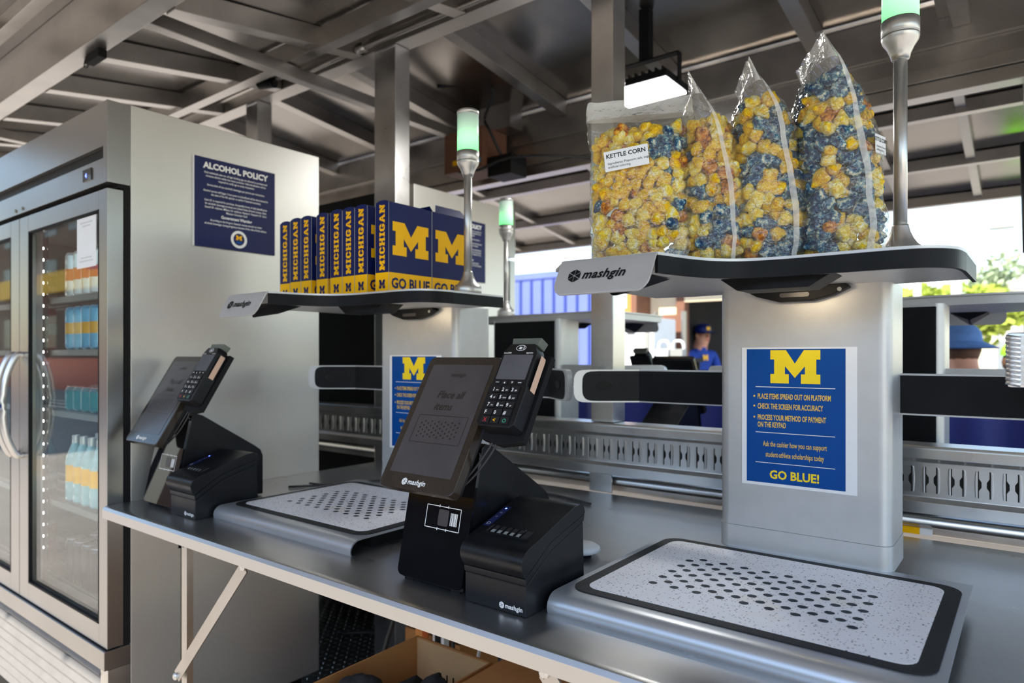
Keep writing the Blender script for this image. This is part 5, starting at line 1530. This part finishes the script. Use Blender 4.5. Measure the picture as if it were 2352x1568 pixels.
def pose(Ht, lean=0.0, armf=.25, headf=0.0):
    s = Ht / 1.78
    J = {'pelvis': (0, 0, .95, (.155, .11)), 'waist': (0, -.02 - lean * .2, 1.12, (.145, .10)), 'chest': (0, -.02 - lean * .6, 1.34, (.165, .11)), 'neck': (0, -.01 - lean, 1.50, .058),
         'skull': (0, -.025 - lean * 1.2 - headf, 1.60, (.082, .098)), 'crown': (0, -.02 - lean * 1.25 - headf, 1.70, (.066, .080)),
         'shl': (.185, -.02 - lean * .8, 1.43, .062), 'ell': (.24, -.03 - lean - armf * .2, 1.17, .045), 'wrl': (.17, -.12 - lean - armf, 1.10, .032), 'hal': (.15, -.19 - lean - armf, 1.10, (.036, .022)),
         'shr': (-.185, -.02 - lean * .8, 1.43, .062), 'elr': (-.24, -.03 - lean - armf * .2, 1.17, .045), 'wrr': (-.17, -.12 - lean - armf, 1.10, .032), 'har': (-.15, -.19 - lean - armf, 1.10, (.036, .022)),
         'hil': (.095, 0, .88, .095), 'knl': (.10, -.02, .50, .062), 'anl': (.10, .02, .09, .043), 'tol': (.11, -.16, .035, .038),
         'hir': (-.095, 0, .88, .095), 'knr': (-.10, -.02, .50, .062), 'anr': (-.10, .02, .09, .043), 'tor': (-.11, -.16, .035, .038)}
    return {k: (v[0] * s, v[1] * s, v[2] * s, tuple(a * s for a in v[3]) if isinstance(v[3], tuple) else v[3] * s) for k, v in J.items()}
def add_fingers(body, J, mat='skin'):
    for sd in ('l', 'r'):
        h = Vector(J['ha' + sd][:3]); w = Vector(J['wr' + sd][:3]); d = (h - w).normalized(); side = Vector((0, 0, 1)).cross(d).normalized()
        for i, (o, L) in enumerate(((-.027, .062), (-.009, .075), (.009, .072), (.026, .055))):
            b0 = h + side * o + d * .012
            m = MB(); m.tube([b0, b0 + d * L * .5 + Vector((0, 0, -.006)), b0 + d * L * .8 + Vector((0, 0, -.028))], [.0088, .0082, .007], 8); m.build('finger', mat, body, smooth=True)
        sg = -1 if sd == 'l' else 1
        b0 = h - d * .03 + side * .03 * (1 if sd == 'l' else -1)
        m = MB(); m.tube([b0, b0 + d * .03 + side * .02 * (1 if sd == 'l' else -1), b0 + d * .058 + side * .012 * (1 if sd == 'l' else -1) + Vector((0, 0, -.012))], [.010, .009, .0075], 8); m.build('thumb', mat, body, smooth=True)
def cap_on(body, head, mat, brim_dir=-1, emblem=None, tall=.085, brim=.10, full=False):
    x, y, z = head
    m = MB(); m.smooth = True
    prof = [(1.0, .0), (1.0, .25), (.93, .55), (.72, .85), (.35, .98), (.03, 1.0)]
    vs, fs, n = [], [], 24
    for r, h in prof:
        for i in range(n): vs.append((x + .098 * r * math.cos(2 * PI * i / n), y + .002 + .112 * r * math.sin(2 * PI * i / n), z + .035 + tall * h))
    for j in range(len(prof) - 1):
        for i in range(n): fs.append((j * n + i, j * n + (i + 1) % n, (j + 1) * n + (i + 1) % n, (j + 1) * n + i))
    m.add(vs, fs + [tuple((len(prof) - 1) * n + i for i in range(n))])
    c = m.build('cap', mat, body, fixn=False)
    m = MB(); m.smooth = True; vs = []
    rng = range(0, 361, 15) if full else range(200, 341, 10)
    for a in rng:
        t_ = math.radians(a)
        vs += [(x + .097 * math.cos(t_), y + .002 + .110 * math.sin(t_), z + .040), (x + (.097 + (brim if full else brim * .35)) * math.cos(t_), y + (.11 + brim) * math.sin(t_), z + (.005 if full else .022))]
    k = len(vs) // 2
    m.add(vs + [(p[0], p[1], p[2] - .005) for p in vs], [(2 * i, 2 * i + 1, 2 * i + 3, 2 * i + 2) for i in range(k - 1)] + [(2 * k + 2 * i, 2 * k + 2 * i + 2, 2 * k + 2 * i + 3, 2 * k + 2 * i + 1) for i in range(k - 1)])
    m.build('brim', mat, c, fixn=False)
    if emblem:
        m = MB(); m.flat([[(p[0] * .034, p[1] * .040) for p in BLOCK_M]], (x - .024, y - .1105, z + .055), (1, 0, 0), (0, .15, 1)); m.build('emblem', emblem, c, fixn=False)
# worker in the hut, seen from the side and looking down
J = pose(1.90, .03, .10, .05); hd_ = (0, J['skull'][1], J['skull'][2] + .03)
def ex(b, ell, head):
    cap_on(b, head, 'navy', emblem='maize', tall=.10)
    ell((head[0], head[1] + .035, head[2] - .02), (.082, .075, .07), 2, 'hair_brown', 'hair')
    add_fingers(b, J)
    m = MB(); m.flat([[(p[0] * .05, p[1] * .06) for p in BLOCK_M]], (-.035, J['chest'][1] - .135, J['chest'][2] + .02), (1, 0, 0), (0, .1, 1)); m.build('shirt_emblem', 'maize', b, fixn=False)
sc = 1.90 / 1.78
m = MB(); x = hx(1600, 7.6); m.box(x - .4, x + .45, 7.35, 7.85, G, G + .14); tag(m.build('wooden_pallet', 'wood_dark', loc=(x, 7.6, G)), 'low wooden pallet under the capped worker', 'pallet')
person((x, 7.6, G + .14), math.radians(58), J, E_, (['skin', 'shirt_blue', 'denim_dark'], lambda c: 2 if c.z < .98 * sc else (1 if c.z < 1.485 * sc and not (abs(c.x) > .10 and c.z < 1.20 * sc and c.y < -.06) else 0)), hd_, 'worker in navy cap and blue shirt looking down inside the hut', ex)
# visitor in denim with a soft blue hat
J = pose(1.84, .12, .12, .02); hd2 = (0, J['skull'][1], J['skull'][2] + .03)
def ex2(b, ell, head):
    cap_on(b, head, 'denim', tall=.10, brim=.075, full=True)
    ell((head[0], head[1] + .03, head[2] - .01), (.086, .085, .085), 2, 'hair_brown', 'hair')
    add_fingers(b, J)
    m = MB(); m.smooth = True
    for s_ in (-1, 1): m.add(*lump((s_ * .085, J['chest'][1] + .05, J['chest'][2] + .07), (.075, .10, .075), 4 + s_, 2))
    m.build('backpack', 'denim_dark', b, fixn=False)
person((hx(2243, 4.2), 4.2, G), math.radians(205), J, E_, (['skin', 'denim', 'denim_dark'], lambda c: 2 if c.z < .95 else (1 if c.z < 1.50 and not (c.y < -.36 and c.z < 1.2) else 0)), hd2, 'visitor in blue denim jacket and soft denim hat beyond the far kiosk', ex2)
J = pose(1.76, .04, .10); hd3 = (0, J['skull'][1], J['skull'][2] + .03)
def ex3(b, ell, head):
    cap_on(b, head, 'lime_cloth', tall=.09)
    ell((head[0], head[1] + .03, head[2] - .01), (.084, .08, .08), 2, 'hair_brown', 'hair')
    add_fingers(b, J)
person((hx(2325, 5.6), 5.6, G), math.radians(150), J, E_, (['skin', 'grey_cloth', 'denim_dark'], lambda c: 2 if c.z < .95 else (1 if c.z < 1.48 and not (c.y < -.26 and c.z < 1.2) else 0)), hd3, 'visitor in lime green cap at the right edge', ex3)

# trees, pole, house ------------------------------------------------------------
def tree(x, y, h, r, mat, label, sd):
    t = thing('tree', (x, y, G), label, 'tree', group='trees beyond the stand')
    m = MB(); m.tube([(x, y, G), (x + .05, y, G + h * .35), (x, y, G + h * .75)], [.20, .15, .06], 8); m.build('trunk', 'bark', t, smooth=True)
    rr = random.Random(sd); m = MB()
    for _ in range(1500):
        v = Vector((rr.gauss(0, 1), rr.gauss(0, 1), rr.gauss(0, 1))).normalized() * (rr.random() ** .4)
        k = 1 + .35 * mnoise.noise(v * 2 + Vector((sd, 0, 0)))
        c = Vector((x + v.x * r * k, y + v.y * r * k, G + h * .66 + v.z * r * .75 * k))
        a = Vector((rr.gauss(0, 1), rr.gauss(0, 1), rr.gauss(0, .6))).normalized() * .26; b2 = Vector((rr.gauss(0, 1), rr.gauss(0, 1), rr.gauss(0, .6))).normalized() * .18
        m.face([c - a, c + b2, c + a, c - b2])
    tag(m.build('foliage', mat, t, fixn=False), kind='stuff')
tree(hx(2125, 30), 30, 4.6, 1.7, 'leaf', 'yellow green tree left of the utility pole', 1)
tree(hx(2240, 37), 37, 5.3, 1.8, 'leaf', 'yellow green tree right of the utility pole', 2)
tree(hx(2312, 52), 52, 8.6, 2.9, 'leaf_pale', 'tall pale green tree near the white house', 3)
t = thing('utility_pole', (hx(2197, 26), 26, G), 'pale utility pole with one crossarm against the sky', 'pole')
x = hx(2197, 26)
m = MB(); m.tube([(x, 26, G), (x, 26, P(5.0))], [.17, .13], 12); m.build('shaft', 'pole_grey', t, smooth=True)
m = MB(); m.box(x - .62, x + .62, 25.85, 25.98, P(4.28), P(4.40)); m.build('crossarm', 'pole_grey', t)
t = thing('street_lamp', (hx(2107, 24), 24, G), 'short pale lamp post in front of the yellow tree', 'lamp')
x = hx(2107, 24)
m = MB(); m.tube([(x, 24, G), (x, 24, P(3.6))], .10, 10); m.build('shaft', 'pole_grey', t, smooth=True)
m = MB(); m.tube([(x, 24, P(3.6)), (x + 2.0, 24, P(3.75))], .05, 8); m.build('arm', 'pole_grey', t, smooth=True)
m = MB(); m.box(x + 1.8, x + 2.4, 23.8, 24.2, P(3.64), P(3.78)); m.build('lamp_head', 'grey_plastic', t)
t = thing('white_house', (hx(2360, 40), 42, G), 'white house with a grey gabled roof at the right edge', 'house')
x0, x1 = hx(2290, 40), hx(2470, 40)
m = MB(); m.box(x0, x1, 40, 46, G, P(2.6)); w_ = m.build('wall', 'house_white', t)
m = MB(); xm = (x0 + x1) / 2; m.prism([(x0 - .3, P(2.6)), (x1 + .3, P(2.6)), (xm, P(4.2))], 39.8, 46.2, 'y'); m.build('roof', 'house_roof', t)
for xa in (x0 + 1.0, x0 + 2.6):
    m = MB(); m.box(xa, xa + .8, 39.95, 39.999, P(.9), P(2.2)); m.build('window', 'screen_dark', t)
